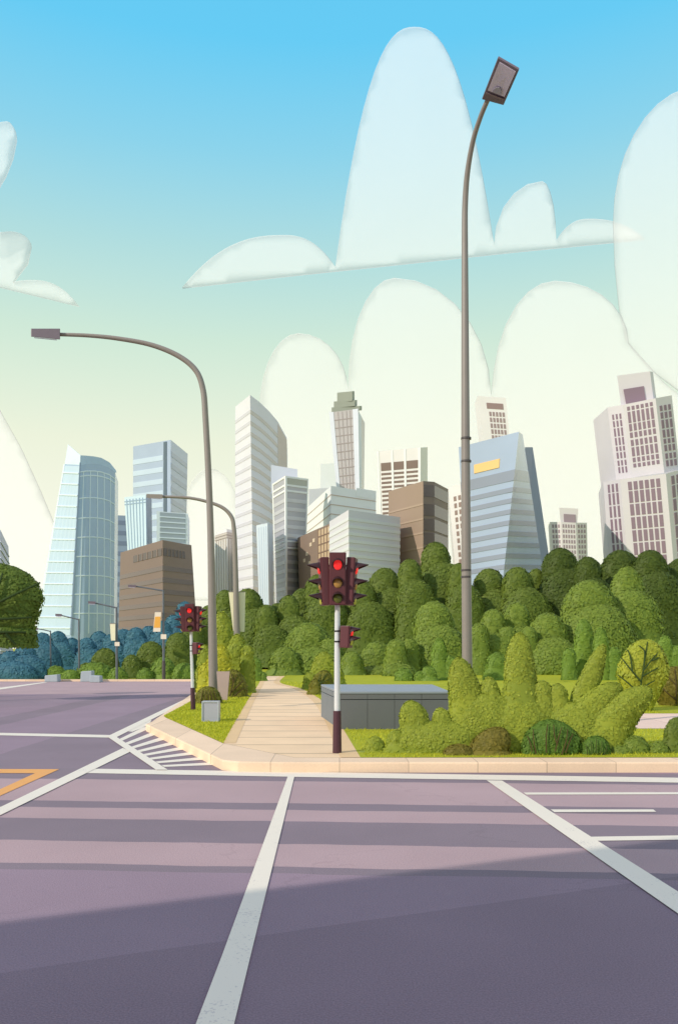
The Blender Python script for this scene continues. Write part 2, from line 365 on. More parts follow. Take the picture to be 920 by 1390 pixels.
def stem(root, h, r=.05, name='stem'):
    b = org(root); MB().tube([b+Vector((0, 0, -.05)), b+Vector((r*.3, 0, h*.5)), b+Vector((0, 0, h))], [r, r*.8, r*.5], 8).build(name, M_BARK, root, smooth=True)
def bush(name, label, cat, lobes, m, group=None, zg=KERB, leaf_px=4.6, cover=1.5, tree=False):
    Ls = [lobe_fn(*l[:4], zg=zg, **(l[4] if len(l) > 4 else {})) for l in lobes]
    root = thing(name, (Ls[0]['c'].x, Ls[0]['c'].y, zg), label, cat, group)
    foliage('crown' if tree else 'foliage', Ls, m, root, leaf_px, cover)
    stem(root, Ls[0]['h']*.6, .12 if tree else .04, 'trunk' if tree else 'stem')
    return root, Ls
def branches(root, L, lines, m, wpx=1.1, proud=.035):
    """woody branches lying over the front of a clump; lines are lists of px points"""
    for ln in lines:
        pts = []
        for x, y in ln:
            s = L['D']/F; X = (x-CX)*s; Z = H-(y-HY)*s
            d = np.array([min(max(L['c'].z+L['h']-Z, .01), L['h'])]); r = float(lobe_r(L, d)[0])
            xx = X-L['c'].x-L['lean']*(1-d[0]/L['h'])**1.3
            q = max(1-(xx/r)**2, .02) if r > 0 else .02
            Y = L['c'].y-r*L['dy']*math.sqrt(q)-proud
            pts.append(P(x, y, Y))                                   # on the sight line at the clump's front
        ps = [Vector(q) for q in spline([tuple(p) for p in pts], 4)]
        rad = [wpx*L['D']/F*(1-.45*i/(len(ps)-1)) for i in range(len(ps))]
        MB().tube(ps, rad, 7).build('branch', m, root, smooth=True)
GK = 1.25
LM_DARK = leafmat('dark_green_leaves', (90, 106, 42), 1.35); LM_DEEP = leafmat('deep_green_leaves', (72, 88, 34), GK)
LM_MID = leafmat('mid_green_leaves', (106, 124, 50), 1.4); LM_FRESH = leafmat('fresh_green_leaves', (108, 134, 54), GK)
LM_YEL = leafmat('yellow_green_leaves', (134, 146, 52), 1.35); LM_LIME = leafmat('lime_leaves', (170, 172, 52), GK)
LM_OLIVE = leafmat('olive_leaves', (112, 112, 42), GK); LM_BROWN = leafmat('brown_olive_leaves', (112, 106, 44), GK)
LM_BLUE = leafmat('blue_green_leaves', (66, 112, 132), 1.3); LM_VIV = leafmat('vein_lime_leaves', (152, 160, 56), GK); LM_SHRUBG = leafmat('shrub_green_leaves', (88, 118, 46), GK)
M_TWIG = mat('twig_brown', (86, 70, 30), .8, .8); M_TWIGG = mat('twig_green', (70, 84, 28), .8, .8); M_TWIGD = mat('twig_dark', (52, 72, 22), .9, .8)
BT = 'dark rounded trees behind the park'
back = [  # x, top, hw, D, what stands there
 (283, 822, 12, 72, 'low dark tree just behind the near street lamp pole'),
 (306, 801, 14, 76, 'dark round tree below the fluted beige building'),
 (337, 799, 20, 74, 'dark tree behind the pole banner, below the tall white wedge tower'),
 (361, 821, 15, 72, 'lowest dark tree below the narrow pale ribbed block'),
 (377, 819, 13, 76, 'small dark tree below the white framed grey tower'),
 (392, 808, 15, 73, 'dark tree between the white framed tower and the brown block'),
 (411, 799, 19, 76, 'dark tree below the brown building with scattered lit windows'),
 (432, 780, 18, 74, 'dark tree partly behind the near traffic light head'),
 (462, 792, 20, 78, 'dark tree straight behind the near traffic light pole'),
 (491, 789, 20, 74, 'dark tree just beyond the near traffic light, under the pale grey block'),
 (522, 771, 22, 76, 'broad dark tree below the corner of the pale grey block'),
 (556, 759, 16, 74, 'dark tree below the wide brown block'),
 (591, 736, 20, 77, 'tallest dark tree in front of the wide brown block'),
 (622, 765, 15, 74, 'dark tree behind the tall lamp pole'),
 (664, 772, 23, 76, 'dark tree below the left half of the blue glass building'),
 (702, 770, 22, 74, 'dark tree below the right half of the blue glass building'),
 (727, 772, 11, 77, 'narrow dark tree at the foot of the slanted blue slab'),
]
for i, (x, y, hw, D, lb) in enumerate(back):
    bush('park_tree', lb, 'tree', [(x, y, hw, D), (x+hw*.5, y+27, hw*1.75, D-1.0, dict(depth=.5))], LM_DARK, BT, leaf_px=4.2, cover=1.15, tree=True)
for x, y, hw, D, lb in [
 (760, 744, 26, 76, 'deep green tree right of the slanted blue slab, tall and round'),
 (797, 756, 19, 73, 'deep green lower tree below the small distant stepped tower'),
 (841, 747, 30, 76, 'wide deep green tree at the foot of the big stepped tower'),
 (882, 747, 25, 74, 'deep green tree before the window grid of the big stepped tower'),
 (924, 758, 26, 76, 'deep green tree at the right edge of the photo')]:
    bush('park_tree', lb, 'tree', [(x, y, hw, D), (x+hw*.4, y+28, hw*1.7, D-1.0, dict(depth=.5))], LM_DEEP, BT, leaf_px=4.2, cover=1.15, tree=True)
MT = 'mid green clumps in front of the dark trees'
for lobes, lb, m in [
 ([(419, 845, 33, 52, dict(cap=40)), (386, 878, 22, 50), (448, 866, 18, 51)], 'broad mid green bush behind the far end of the path', LM_MID),
 ([(511, 871, 26, 52, dict(cap=36)), (478, 884, 16, 50)], 'mid green bush right behind the low grey wall, near the traffic light', LM_MID),
 ([(537, 868, 15, 49), (556, 866, 12, 50)], 'mid green twin-topped bush left of the tall round clump', LM_MID),
 ([(589, 816, 29, 52, dict(cap=44))], 'tall round mid green clump left of the tall lamp pole', LM_MID),
 ([(669, 827, 17, 52), (650, 846, 13, 50), (688, 850, 14, 51)], 'mid green stepped bush just right of the tall lamp pole', LM_MID),
 ([(701, 818, 18, 53), (716, 850, 13, 51)], 'narrow upright mid green bush below the blue glass building', LM_MID),
 ([(743, 832, 27, 52, dict(cap=34))], 'broad low mid green bush left of the biggest clump', LM_MID),
 ([(799, 788, 38, 54, dict(cap=46)), (824, 822, 30, 53)], 'very broad round mid green clump below the deep green trees', LM_MID),
 ([(850, 769, 27, 56, dict(cap=64, flare=.5)), (872, 830, 22, 55)], 'tallest tapering mid green clump below the big stepped tower', LM_MID)]:
    l0 = lobes[0]; lobes = lobes+[(l0[0]+l0[2]*.3, l0[1]+32, l0[2]*1.55, l0[3]-1.0, dict(depth=.5))]
    bush('park_bush', lb, 'bush', lobes, m, MT, leaf_px=4.2, cover=1.15)
for lobes, lb in [
 ([(596, 866, 11, 42, dict(cap=30)), (610, 890, 10, 42)], 'small fresh green upright shrub left of the tall lamp pole'),
 ([(548, 907, 13, 41), (569, 912, 9, 41)], 'tiny fresh green shrub on the lawn behind the low grey wall'),
 ([(582, 904, 11, 41)], 'tiny rounded fresh green shrub between two shrubs by the lamp'),
 ([(674, 886, 16, 42)], 'small rounded fresh green shrub right of the tall lamp pole'),
 ([(792, 841, 13, 43, dict(cap=34)), (772, 880, 9, 42)], 'tall fresh green upright shrub behind the big yellow-green shrub'),
 ([(815, 852, 11, 42, dict(cap=34)), (832, 878, 10, 42)], 'pointed fresh green shrub left of the veined lime bush'),
 ([(902, 863, 12, 43, dict(cap=30)), (918, 876, 14, 43)], 'fresh green shrub behind the veined lime bush at the edge'),
 ([(346, 892, 9, 41), (356, 912, 6, 41)], 'small fresh green shrub at the left of the far path end'),
]:
    bush('park_shrub', lb, 'shrub', lobes, LM_FRESH, 'fresh green shrubs along the lawn', leaf_px=4.2, cover=1.3)
# blue-green trees beyond the side road
for x, y, hw, D, lb in [
 (-12, 884, 24, 47, 'blue-green tree at the very edge, under the veined crown'), (14, 884, 18, 46.5, 'lowest blue-green tree under the veined crown'), (34, 875, 15, 47, 'blue-green tree right under the tip of the veined crown'),
 (58, 859, 13, 50, 'blue-green tree before the foot of the curved glass tower'), (79, 857, 13, 55, 'blue-green tree between the two farthest thin lamps'),
 (98, 866, 11, 57, 'low blue-green tree beside the thin lamp over the concrete blocks'), (118, 866, 13, 55, 'low blue-green tree right of the thin lamp over the concrete blocks'),
 (135, 857, 12, 57, 'blue-green tree left of the plain cream banner'), (152, 861, 12, 55, 'blue-green tree behind the plain cream banner'), (168, 854, 12, 57, 'blue-green tree right of the plain cream banner, below the brown block'),
 (185, 852, 13, 55, 'blue-green tree midway between the two bannered lamps'), (203, 850, 13, 57, 'blue-green tree left of the orange banner'), (220, 843, 13, 55, 'blue-green tree behind the orange banner lamp'),
 (236, 835, 12, 57, 'blue-green tree left of the far traffic light'), (251, 817, 11, 58, 'tallest blue-green tree, behind the far traffic light')]:
    bush('distant_tree', lb, 'tree', [(x, y, hw*1.15, D), (x+3, y+13, hw*1.9, D-.7, dict(depth=.4))], LM_BLUE, 'blue-green trees beyond the side road', zg=.03, leaf_px=4, cover=1.15, tree=True)
for lobes, lb, m in [
 ([(143, 880, 19, 49), (118, 900, 16, 48)], 'green bush behind the concrete blocks across the side road', LM_DARK),
 ([(205, 871, 20, 49), (179, 889, 14, 48)], 'dark green bush behind the foot of the orange banner lamp', LM_DARK),
 ([(242, 859, 18, 49), (262, 842, 14, 50), (274, 838, 12, 51)], 'dark green bush behind the far traffic light pole', LM_DARK),
 ([(130, 899, 26, 46.5, dict(cap=20)), (160, 906, 14, 46)], 'light green low bush between the thin lamps across the road', LM_FRESH),
 ([(222, 892, 17, 46.5), (250, 900, 17, 46), (197, 907, 12, 46)], 'light green low bush around the orange banner lamp', LM_FRESH),
 ([(76, 904, 16, 46.5), (96, 909, 14, 46)], 'light green low bush behind the farthest concrete block', LM_FRESH)]:
    bush('roadside_bush', lb, 'bush', lobes, m, 'bushes across the side road', zg=.03, leaf_px=4, cover=1.3)
# plants around the near lamp
bush('upright_shrub', 'tall yellow-green upright plant right behind the near street lamp', 'shrub', [(301, 831, 15, 31, dict(cap=40)), (322, 861, 17, 30.5, dict(cap=48)), (336, 876, 9, 30), (278, 876, 9, 31), (312, 900, 24, 30.6), (274, 907, 10, 30.5), (331, 912, 14, 30.2)], LM_YEL, leaf_px=5)
bush('lime_shrub', 'bright lime plant at the foot of the near street lamp', 'shrub', [(298, 875, 19, 29.2, dict(cap=44)), (280, 900, 11, 29.2)], LM_LIME, leaf_px=5)
r, Ls = bush('striped_bush', 'small olive dome bush with fine upright stripes beside the grey box', 'bush', [(283, 932, 19, 24.2, dict(cap=24))], LM_OLIVE, leaf_px=4)
branches(r, Ls[0], [[(272+k*6, 957), (274+k*4.6, 946), (275.5+k*3.6, 937)] for k in range(5)], M_TWIG, .8, .05)
r, Ls = bush('veined_bush', 'olive dome bush with dark branches behind the pinkish board', 'bush', [(316, 909, 20, 27.4, dict(cap=34))], LM_OLIVE, leaf_px=4)
branches(r, Ls[0], [[(312, 945), (316, 930), (321, 915)], [(314, 940), (324, 930), (330, 924)], [(317, 927), (315, 919), (314, 914)], [(318, 945), (326, 938), (332, 934)]], M_TWIG, .9, .05)
# plants beside the path, left of the low wall
bush('upright_shrub', 'yellow-green pair of upright plants beside the far right path edge', 'shrub', [(440, 885, 18, 33, dict(cap=34)), (421, 913, 10, 32.5), (456, 905, 12, 33)], LM_YEL, leaf_px=4.5)
r, Ls = bush('veined_bush', 'small dark olive bush with branching veins left of the low wall', 'bush', [(436, 910, 16, 29, dict(cap=26, lean=4)), (428, 922, 9, 28.8)], LM_OLIVE, leaf_px=4)
branches(r, Ls[0], [[(427, 940), (434, 928), (444, 914)], [(431, 933), (433, 922), (435, 915)], [(434, 928), (442, 924), (449, 921)], [(429, 937), (437, 934), (446, 932)], [(430, 935), (426, 928), (425, 923)]], M_TWIGD, .8, .05)
# the big front shrubbery
bush('spreading_shrub', 'largest shrub, yellow-green with long finger-shaped tops, along the front kerb', 'shrub', [
 (640, 893, 23, 13.0, dict(cap=60, lean=-17, depth=.5, flare=.9)), (668, 919, 16, 13.0, dict(cap=40, flare=1.0, lean=-5)), (705, 859, 22, 13.0, dict(cap=70, depth=.5, flare=.8)), (735, 924, 15, 13.0, dict(flare=1.2)), (756, 928, 14, 13.0, dict(flare=1.2)),
 (772, 875, 17, 13.1, dict(lean=46, cap=80, flare=.9, depth=.5)), (765, 926, 34, 12.98, dict(lean=66, cap=48, flare=.6, depth=.4)), (800, 931, 36, 12.94, dict(lean=72, cap=44, flare=.5, depth=.4)), (775, 952, 60, 12.95, dict(lean=10, depth=.3)),
 (570, 951, 21, 12.95, dict(lean=-13, cap=34, flare=.9, depth=.5)), (606, 961, 16, 12.95, dict(cap=34, lean=-9, flare=1.1)), (538, 991, 14, 12.9, dict(flare=.8)), (509, 1000, 14, 12.9, dict(flare=.8)), (660, 940, 55, 12.96, dict(depth=.3)), (600, 978, 70, 12.93, dict(depth=.3)), (705, 945, 62, 12.96, dict(depth=.3))], LM_YEL, leaf_px=4.4)
bush('low_shrub', 'low dull green mounds at the right end of the front shrubbery', 'shrub', [(861, 999, 20, 12.8), (842, 1012, 18, 12.75), (893, 1007, 15, 12.8)], LM_MID, leaf_px=5)
bush('low_shrub', 'dark green rounded shrub at the right edge beside the pink path', 'shrub', [(919, 974, 19, 12.9, dict(cap=26)), (940, 980, 18, 13)], LM_DARK, leaf_px=5)
bush('low_shrub', 'dark olive rounded shrub leaning right at the front kerb', 'shrub', [(662, 987, 27, 12.65, dict(lean=12, cap=30, depth=.6)), (622, 1010, 21, 12.6, dict(depth=.7))], LM_BROWN, leaf_px=5)
r, Ls = bush('striped_bush', 'large green dome bush with brown stripes at the front kerb', 'bush', [(747, 977, 41, 12.72, dict(cap=50, depth=.5, flare=.05))], LM_SHRUBG, leaf_px=4.5)
branches(r, Ls[0], [[(722, 1020), (719, 1008), (715, 999)], [(727, 1023), (724, 1006), (723, 990)], [(741, 1022), (741, 1000), (743, 983)], [(753, 1020), (758, 1000), (762, 987)], [(756, 1012), (752, 998), (751, 984)], [(767, 1022), (772, 1008), (777, 996)], [(762, 1024), (768, 1005), (770, 990)]], M_TWIG, 1.0, .045)
r, Ls = bush('striped_bush', 'smaller green dome bush with fine stripes right of the large one', 'bush', [(808, 999, 21, 12.66, dict(cap=28, depth=.6))], LM_SHRUBG, leaf_px=4.5)
branches(r, Ls[0], [[(797, 1025), (796, 1016), (794, 1010)], [(803, 1024), (802, 1012), (801, 1005)], [(809, 1025), (809, 1012), (809, 1003)], [(814, 1025), (816, 1014), (816, 1006)], [(819, 1025), (822, 1018), (823, 1012)]], M_TWIGG, .8, .04)
r, Ls = bush('veined_bush', 'round lime bush with dark branching veins above the pink path', 'bush', [(869, 868, 34, 21.5, dict(cap=50, flare=-.55, lean=6))], LM_VIV, leaf_px=4.6)
branches(r, Ls[0], [[(868, 938), (873, 905), (878, 871)], [(873, 905), (874, 884), (866, 876)], [(869, 925), (852, 905), (843, 893)], [(871, 918), (888, 909), (902, 901)], [(872, 911), (886, 893), (898, 880)], [(858, 912), (855, 892), (851, 882)], [(864, 938), (848, 924), (838, 916)], [(884, 897), (893, 893), (902, 888)], [(870, 935), (880, 928), (888, 924)]], M_TWIGD, 1.2, .06)
r, Ls = bush('veined_bush', 'round brownish olive bush with dark veins at the right edge', 'bush', [(916, 905, 30, 23.5, dict(cap=34, flare=-.3))], LM_BROWN, leaf_px=4.6)
branches(r, Ls[0], [[(917, 955), (917, 930), (915, 908)], [(917, 950), (902, 938), (892, 926)], [(917, 930), (907, 920), (902, 912)]], M_TWIG, 1.0, .04)
# the veined tree at the left
M_TT = mat('tree_trunk', (92, 76, 56), .7, .9, .2, 6)
def crown_tree(name, label, x, ytop, hw, D, m, lobes, trunk_x):
    Ls = []
    for l in lobes:
        L = lobe_fn(*l[:4], **l[4]); Ls.append(L)
    b = G(trunk_x, HY+(H-KERB*0)*F/D); root = thing(name, (b.x, b.y, 0), label, 'tree')
    foliage('crown', Ls, m, root, 5, 1.6)
    MB().tube([b+Vector((0, 0, -.1)), b+Vector((.05, 0, .9)), b+Vector((-.03, 0, 1.8)), b+Vector((0, 0, 3.2))], [.16, .12, .1, .06], 10).build('trunk', M_TT, root, smooth=True)
    return root, Ls
D = 27; LM_VT = leafmat('veined_tree_leaves', (84, 102, 40), 1.6)
r, Ls = crown_tree('veined_tree', 'dark green tree crown with thick dark branches reaching in at the side', 0, 0, 0, D, LM_VT,
 [(-12, 764, 68, D, dict(cap=52, zg=H+.15, flare=-.22, depth=.4)), (-4, 845, 54, D, dict(cap=14, zg=H+.02, flare=0, depth=.45))], -62)
branches(r, Ls[0], [[(-30, 832), (10, 812), (55, 791)], [(-30, 840), (5, 840), (44, 838)], [(-30, 858), (5, 858), (36, 858)], [(-20, 822), (-4, 800), (4, 778)], [(8, 860), (15, 868), (22, 875)]], M_TWIGD, 2.2, .12)
r, Ls = crown_tree('olive_tree', 'pale olive tree half hidden behind the dark veined crown', 0, 0, 0, 30, LM_BROWN, [(20, 836, 27, 30, dict(cap=30, zg=H+.1, flare=-.3))], -20)
# ================================================================ BUILDINGS
def corner(xt, yt, xb, yb, D):
    """a building edge: seen from (xt, yt) at its top through (xb, yb), standing on the ground at depth D"""
    yg = HY+H*F/D; x0 = xt+(xb-xt)*(yg-yt)/(yb-yt)
    return dict(t=P(xt, yt, D), b=P(x0, yg, D), yt=yt, yg=yg)
class Building:
    def __init__(s, name, label, cs, m, depth=12, cat='building', group='city buildings behind the trees', roof=None, back=None):
        s.cs = cs; n = len(cs); tops = [c['t'] for c in cs]; bots = [c['b'] for c in cs]
        if n >= 3 and back is None:
            e = (cs[0]['t']+cs[-1]['t'])-cs[n//2]['t']; f = (cs[0]['b']+cs[-1]['b'])-cs[n//2]['b']
            e.y = max(e.y, cs[n//2]['t'].y+depth*.6); f.y = max(f.y, cs[n//2]['b'].y+depth*.6)
            tops.append(e); bots.append(f)
        else:
            for c in reversed(cs):
                k = 1+ (depth/c['t'].y)*.75
                tops.append(Vector((c['t'].x*k, c['t'].y+depth, c['t'].z))); bots.append(Vector((c['b'].x*k, c['b'].y+depth, 0)))
        cen = sum(bots, Vector())/len(bots); s.root = thing(name, (cen.x, cen.y, 0), label, cat, group); s.cen = cen
        N_ = len(tops); mb = MB(); mb.add(bots+tops, [(i, (i+1) % N_, N_+(i+1) % N_, N_+i) for i in range(n-1, N_)])
        for k in range(n-1):
            nu, nv = 6, 24; mb.add([s.pt(k+i/nu, j/nv) for j in range(nv+1) for i in range(nu+1)], [(j*(nu+1)+i, j*(nu+1)+i+1, (j+1)*(nu+1)+i+1, (j+1)*(nu+1)+i) for j in range(nv) for i in range(nu)]); 
        for i, f in enumerate(mb.f):                                 # every face looks outward
            q = [Vector(mb.v[j]) for j in f]; nn = (q[2]-q[0]).cross(q[3]-q[1]); d_ = sum(q, Vector())/4-cen; d_.z = 0
            if nn.dot(d_) < 0: mb.f[i] = f[::-1]
        s.wall = mb.build('wall', m, s.root, recalc=False)
        rb = MB(); rb.add([t-Vector((0, 0, .15)) for t in tops], [tuple(range(N_))]); s.roof = rb.build('roof', roof or mat('roof_grey', (190, 188, 186)), s.root)
        s.tops, s.bots = tops, bots
        s.seg = []
        for k in range(n-1):
            a, b = cs[k], cs[k+1]; nn = (b['b']-a['b']).cross(a['t']-a['b']).normalized()
            if nn.dot(((a['b']+b['b'])/2-cen)) < 0: nn = -nn
            s.seg.append(nn)
    def nrm(s, u):
        k = int(round(u))
        if abs(u-k) < 1e-4 and 0 < k < len(s.cs)-1:
            m = (s.seg[k-1]+s.seg[k]).normalized(); return m/max(m.dot(s.seg[k]), .35)
        return s.seg[min(max(int(u), 0), len(s.seg)-1)]
    def pt(s, u, v):
        k = min(max(int(math.floor(u+1e-9)), 0), len(s.cs)-2); f = u-k; a, b = s.cs[k], s.cs[k+1]
        return (a['b'].lerp(a['t'], v)).lerp(b['b'].lerp(b['t'], v), f)
    def v(s, y, k=1):
        c = s.cs[k]; return (c['yg']-y)/(c['yg']-c['yt'])
    def slab_mb(s, u0, u1, v0, v1, t=.15, mb=None, inn=.05):
        t = .06+t*.3
        us = [u0]+[k/6 for k in range(6*len(s.cs)) if u0+1e-3 < k/6 < u1-1e-3]+[u1]; mb = mb or MB(); vs = []
        for u in us:
            n = s.nrm(u)
            for v, o in ((v0, -inn), (v0, t), (v1, t), (v1, -inn)): vs.append(s.pt(u, v)+n*o)
        fs = []
        for i in range(len(us)-1):
            a, b = 4*i, 4*i+4
            fs += [(a+1, b+1, b+2, a+2), (a+2, b+2, b+3, a+3), (a, b, b+1, a+1), (a, a+3, b+3, b)]
        e = 4*(len(us)-1); fs += [(0, 1, 2, 3), (e+3, e+2, e+1, e)]
        return mb.add(vs, fs)
    def slab(s, name, u0, u1, v0, v1, m, t=.15, parent=None): return s.slab_mb(u0, u1, v0, v1, t).build(name, m, parent or s.root)
    def bands(s, name, ys, h, m, k=1, u0=0.0, u1=None, t=.15):
        u1 = len(s.cs)-1 if u1 is None else u1
        for y in ys: s.slab(name, u0, u1, s.v(y+h, k), s.v(y, k), m, t)
    def grid(s, name, us, vs_, m, t=.08):
        for (a, b) in us:
            for (c, d) in vs_: s.slab(name, a, b, c, d, m, t)
def steps(a, b, n, fill=.6, f0=.0):
    w_ = (b-a)/n; return [(a+i*w_+w_*(1-fill)/2, a+(i+1)*w_-w_*(1-fill)/2) for i in range(n)]
BK = 1.04
def bm_(name, rgb, k=BK, **kw): return mat(name, rgb, k, **{**dict(rough=.65, var=.05, scale=.15), **kw})
white_m = bm_('pale_mullion', (226, 238, 250), .9)
# curved glass tower on the left
D0 = 400
cs = [corner(88, 630, 49, 860, D0), corner(109, 631, 97, 860, D0-12)]
arc = [(118, 629.5, 114), (128, 629.5, 127), (138, 631, 138), (148, 634.5, 148), (156.5, 641, 155)]
cs += [corner(x, y, xb, 860, D0-10+i*5) for i, (x, y, xb) in enumerate(arc)]
b = Building('glass_tower', 'pale blue curved glass tower with a pointed tip and white grid lines', cs, glassy('tower_glass', (170, 192, 222), .9), back=True, depth=25)
lg = glassy('tower_glass_light', (198, 218, 240), .92)
b.slab('glass_panel', .03, .97, b.v(862, 0), b.v(632, 0), lg, .12)
for y in range(642, 860, 15): b.slab('mullion', .0, .98, b.v(y+1.6, 1), b.v(y, 1), white_m, 1.6)
for y in (640, 646, 676, 703, 729, 755, 781, 806, 832): b.slab('mullion', 1.1, 6, b.v(y+1.5, 1), b.v(y, 1), white_m, .3)
for u in (1.55, 2.45, 3.4, 4.3, 5.2): b.slab('mullion', u, u+.10, b.v(860), b.v(640), white_m, .36)
b.slab('corner_fin', .985, 1.1, b.v(862), b.v(628), bm_('fin_slate', (128, 146, 172)), .6)
b.slab('edge_fin', -.03, .05, b.v(862, 0), b.v(630, 0), white_m, .6)
ct = [P(88, 632, D0), P(109, 632, D0-12)]; cu = [P(92.5, 603, D0), P(109.5, 618, D0-12)]
crown_m = bm_('crown_glass', (222, 236, 250), .9)
MB().hexa([ct[0], ct[1], ct[1]+Vector((0, 2.5, 0)), ct[0]+Vector((0, 2.5, 0))], [cu[0], cu[1], cu[1]+Vector((0, 2.5, 0)), cu[0]+Vector((0, 2.5, 0))]).build('crown_screen', crown_m, b.root)
lowr = [Vector(P(109, 632, D0-12))]+[c['t'] for c in cs[2:]]; hi = [P(109.5, 618, D0-12)]+[P(x, yy, D0-10+i*5) for i, (x, yy) in enumerate(((118, 618.5), (128, 619.5), (138, 621.5), (148, 627), (156, 637)))]
mb = MB(); nn = len(lowr)
for k in range(nn-1):
    o = Vector((0, 2.5, 0)); mb.hexa([lowr[k], lowr[k+1], lowr[k+1]+o, lowr[k]+o], [hi[k], hi[k+1], hi[k+1]+o, hi[k]+o])
mb.build('crown_screen', bm_('crown_glass_b', (186, 206, 232), .9), b.root)
# slate strip tower
b = Building('slate_tower', 'narrow dark slate tower squeezed right of the curved glass tower', [corner(150, 699, 150, 860, 480), corner(173, 700, 173, 860, 474)], glassy('slate_glass', (120, 138, 164), .9), depth=15)
b.bands('window_band', range(706, 860, 14), 6, glassy('slate_dark', (98, 114, 142), .85), 0)
# banded blue tower
b = Building('blue_tower', 'tall banded blue tower with one dark vertical slot', [corner(181, 606, 181, 720, 350), corner(232, 597, 232, 720, 340), corner(255, 616, 253, 720, 368)], glassy('blue_glass', (178, 192, 218), .9))
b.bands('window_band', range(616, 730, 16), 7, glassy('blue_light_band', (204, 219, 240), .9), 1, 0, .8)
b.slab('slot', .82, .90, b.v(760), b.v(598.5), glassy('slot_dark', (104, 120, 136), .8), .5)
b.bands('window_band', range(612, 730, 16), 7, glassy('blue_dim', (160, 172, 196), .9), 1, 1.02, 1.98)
# ribbed light block
b = Building('ribbed_block', 'pale blue block with thin vertical ribs above the dark brown block', [corner(169, 675, 173.5, 748, 300), corner(198, 671.5, 199, 748, 292), corner(206, 674, 207, 748, 315)], bm_('ribbed_pale', (208, 228, 248), .92))
for u in (.1, .25, .4, .55, .7, .85): b.slab('rib', u, u+.035, b.v(790), b.v(675), glassy('rib_blue', (150, 172, 200)), .3)
b.bands('band', (677, 681), 1.5, glassy('rib_blue', (150, 172, 200)), 1, 0, 1)
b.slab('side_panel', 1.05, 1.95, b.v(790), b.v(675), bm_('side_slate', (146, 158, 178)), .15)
# white framed box
b = Building('framed_block', 'grey louvred block in a thick white frame above the dark brown block', [corner(213, 694, 213, 745, 284), corner(255, 697, 255, 745, 288)], bm_('frame_white', (226, 236, 250), .92), depth=15)
b.slab('window_panel', .1, .93, b.v(790), b.v(698), glassy('framed_grey', (152, 164, 178)), .1)
for i, y in enumerate((703, 710, 717, 724, 731, 738)): b.slab('louvre', .1, .93, b.v(y+1.6), b.v(y), bm_('louvre_pale', (206, 218, 232)), .5)
# dark brown block, left
DB = 200
b = Building('brown_block', 'dark brown banded block behind the far traffic light', [corner(164, 750, 161, 855, DB*147/130), corner(221, 733, 221.5, 855, DB), corner(260, 740, 267.5, 855, DB*1.06)], bm_('dark_brown', (132, 113, 106)), roof=bm_('brown_roof', (120, 104, 98)))
b.bands('window_band', (768, 784, 800, 816, 832, 848), 6.5, glassy('brown_band', (106, 90, 86)), 1, .01, 1.98)
b.slab('slot_window', .34, .985, b.v(754), b.v(744), glassy('brown_slot', (84, 70, 66)), .12)
b.slab('slot_window', 1.015, 1.74, b.v(754), b.v(744), glassy('brown_slot', (84, 70, 66)), .12)
for u in (.45, .55, .66, .77, .88, 1.14, 1.26, 1.38, 1.5, 1.62): b.slab('slot_post', u, u+.02, b.v(754), b.v(744), bm_('dark_brown', (132, 113, 106)), .3)
# fluted beige building
b = Building('fluted_building', 'beige building with white vertical fins behind the near lamp pole', [corner(292, 727, 292, 800, 320), corner(308, 722, 309, 800, 312), corner(325, 725, 325, 800, 318)], bm_('fluted_beige', (188, 176, 168)))
for u in np.arange(.04, 1.95, .19): b.slab('fin', float(u), float(u)+.085, b.v(840), b.v(731), bm_('fluted_white', (240, 234, 228), .9), .5)
b.bands('cornice', (723.5, 727.5), 2, bm_('cornice_beige', (206, 196, 186)), 1, t=.6)
mb = MB(); c_ = [c['t'] for c in b.cs]; q = sum(b.tops, Vector())/len(b.tops)
mb.hexa([q+(t-q)*.92 for t in b.tops], [q+(t-q)*.80+Vector((0, 0, 1.4)) for t in b.tops]); mb.build('roof_dome', bm_('dome_pale', (222, 218, 214)), b.root)
# tall white wedge
cs = [corner(319.5, 552, 319.5, 820, 302), corner(339.5, 536, 344, 820, 288), corner(352, 545.5, 355, 820, 294), corner(365, 558, 366, 820, 300), corner(377, 572, 378, 820, 306), corner(389, 594, 389, 820, 312)]
b = Building('wedge_tower', 'tallest white lilac tower with a slanting curved roofline and thin bands', cs, bm_('wedge_white', (230, 227, 236), .92), depth=22, back=True)
for i, y in enumerate(range(556, 830, 15)):
    b.slab('window_band', .0, 1, b.v(y+4.5), b.v(y), glassy('wedge_band', (206, 202, 212)), .12)
    b.slab('window_band', 1.0, 5, b.v(y+5.5), b.v(y), glassy('wedge_band_warm', (204, 194, 192)), .12)
b.slab('end_panel', 4.0, 5, b.v(830), b.v(540), bm_('wedge_end', (208, 194, 188)), .2)
# narrow pale ribbed
b = Building('pale_block', 'narrow very pale ribbed block left of the white framed grey tower', [corner(348, 713, 351.5, 823, 216), corner(363, 710, 365, 823, 210), corner(370, 713.5, 371, 823, 222)], bm_('pale_icy', (218, 228, 242), .92))
for u in (.2, .42, .64, .84): b.slab('rib', u, u+.06, b.v(860), b.v(714), bm_('icy_rib', (196, 208, 226)), .2)
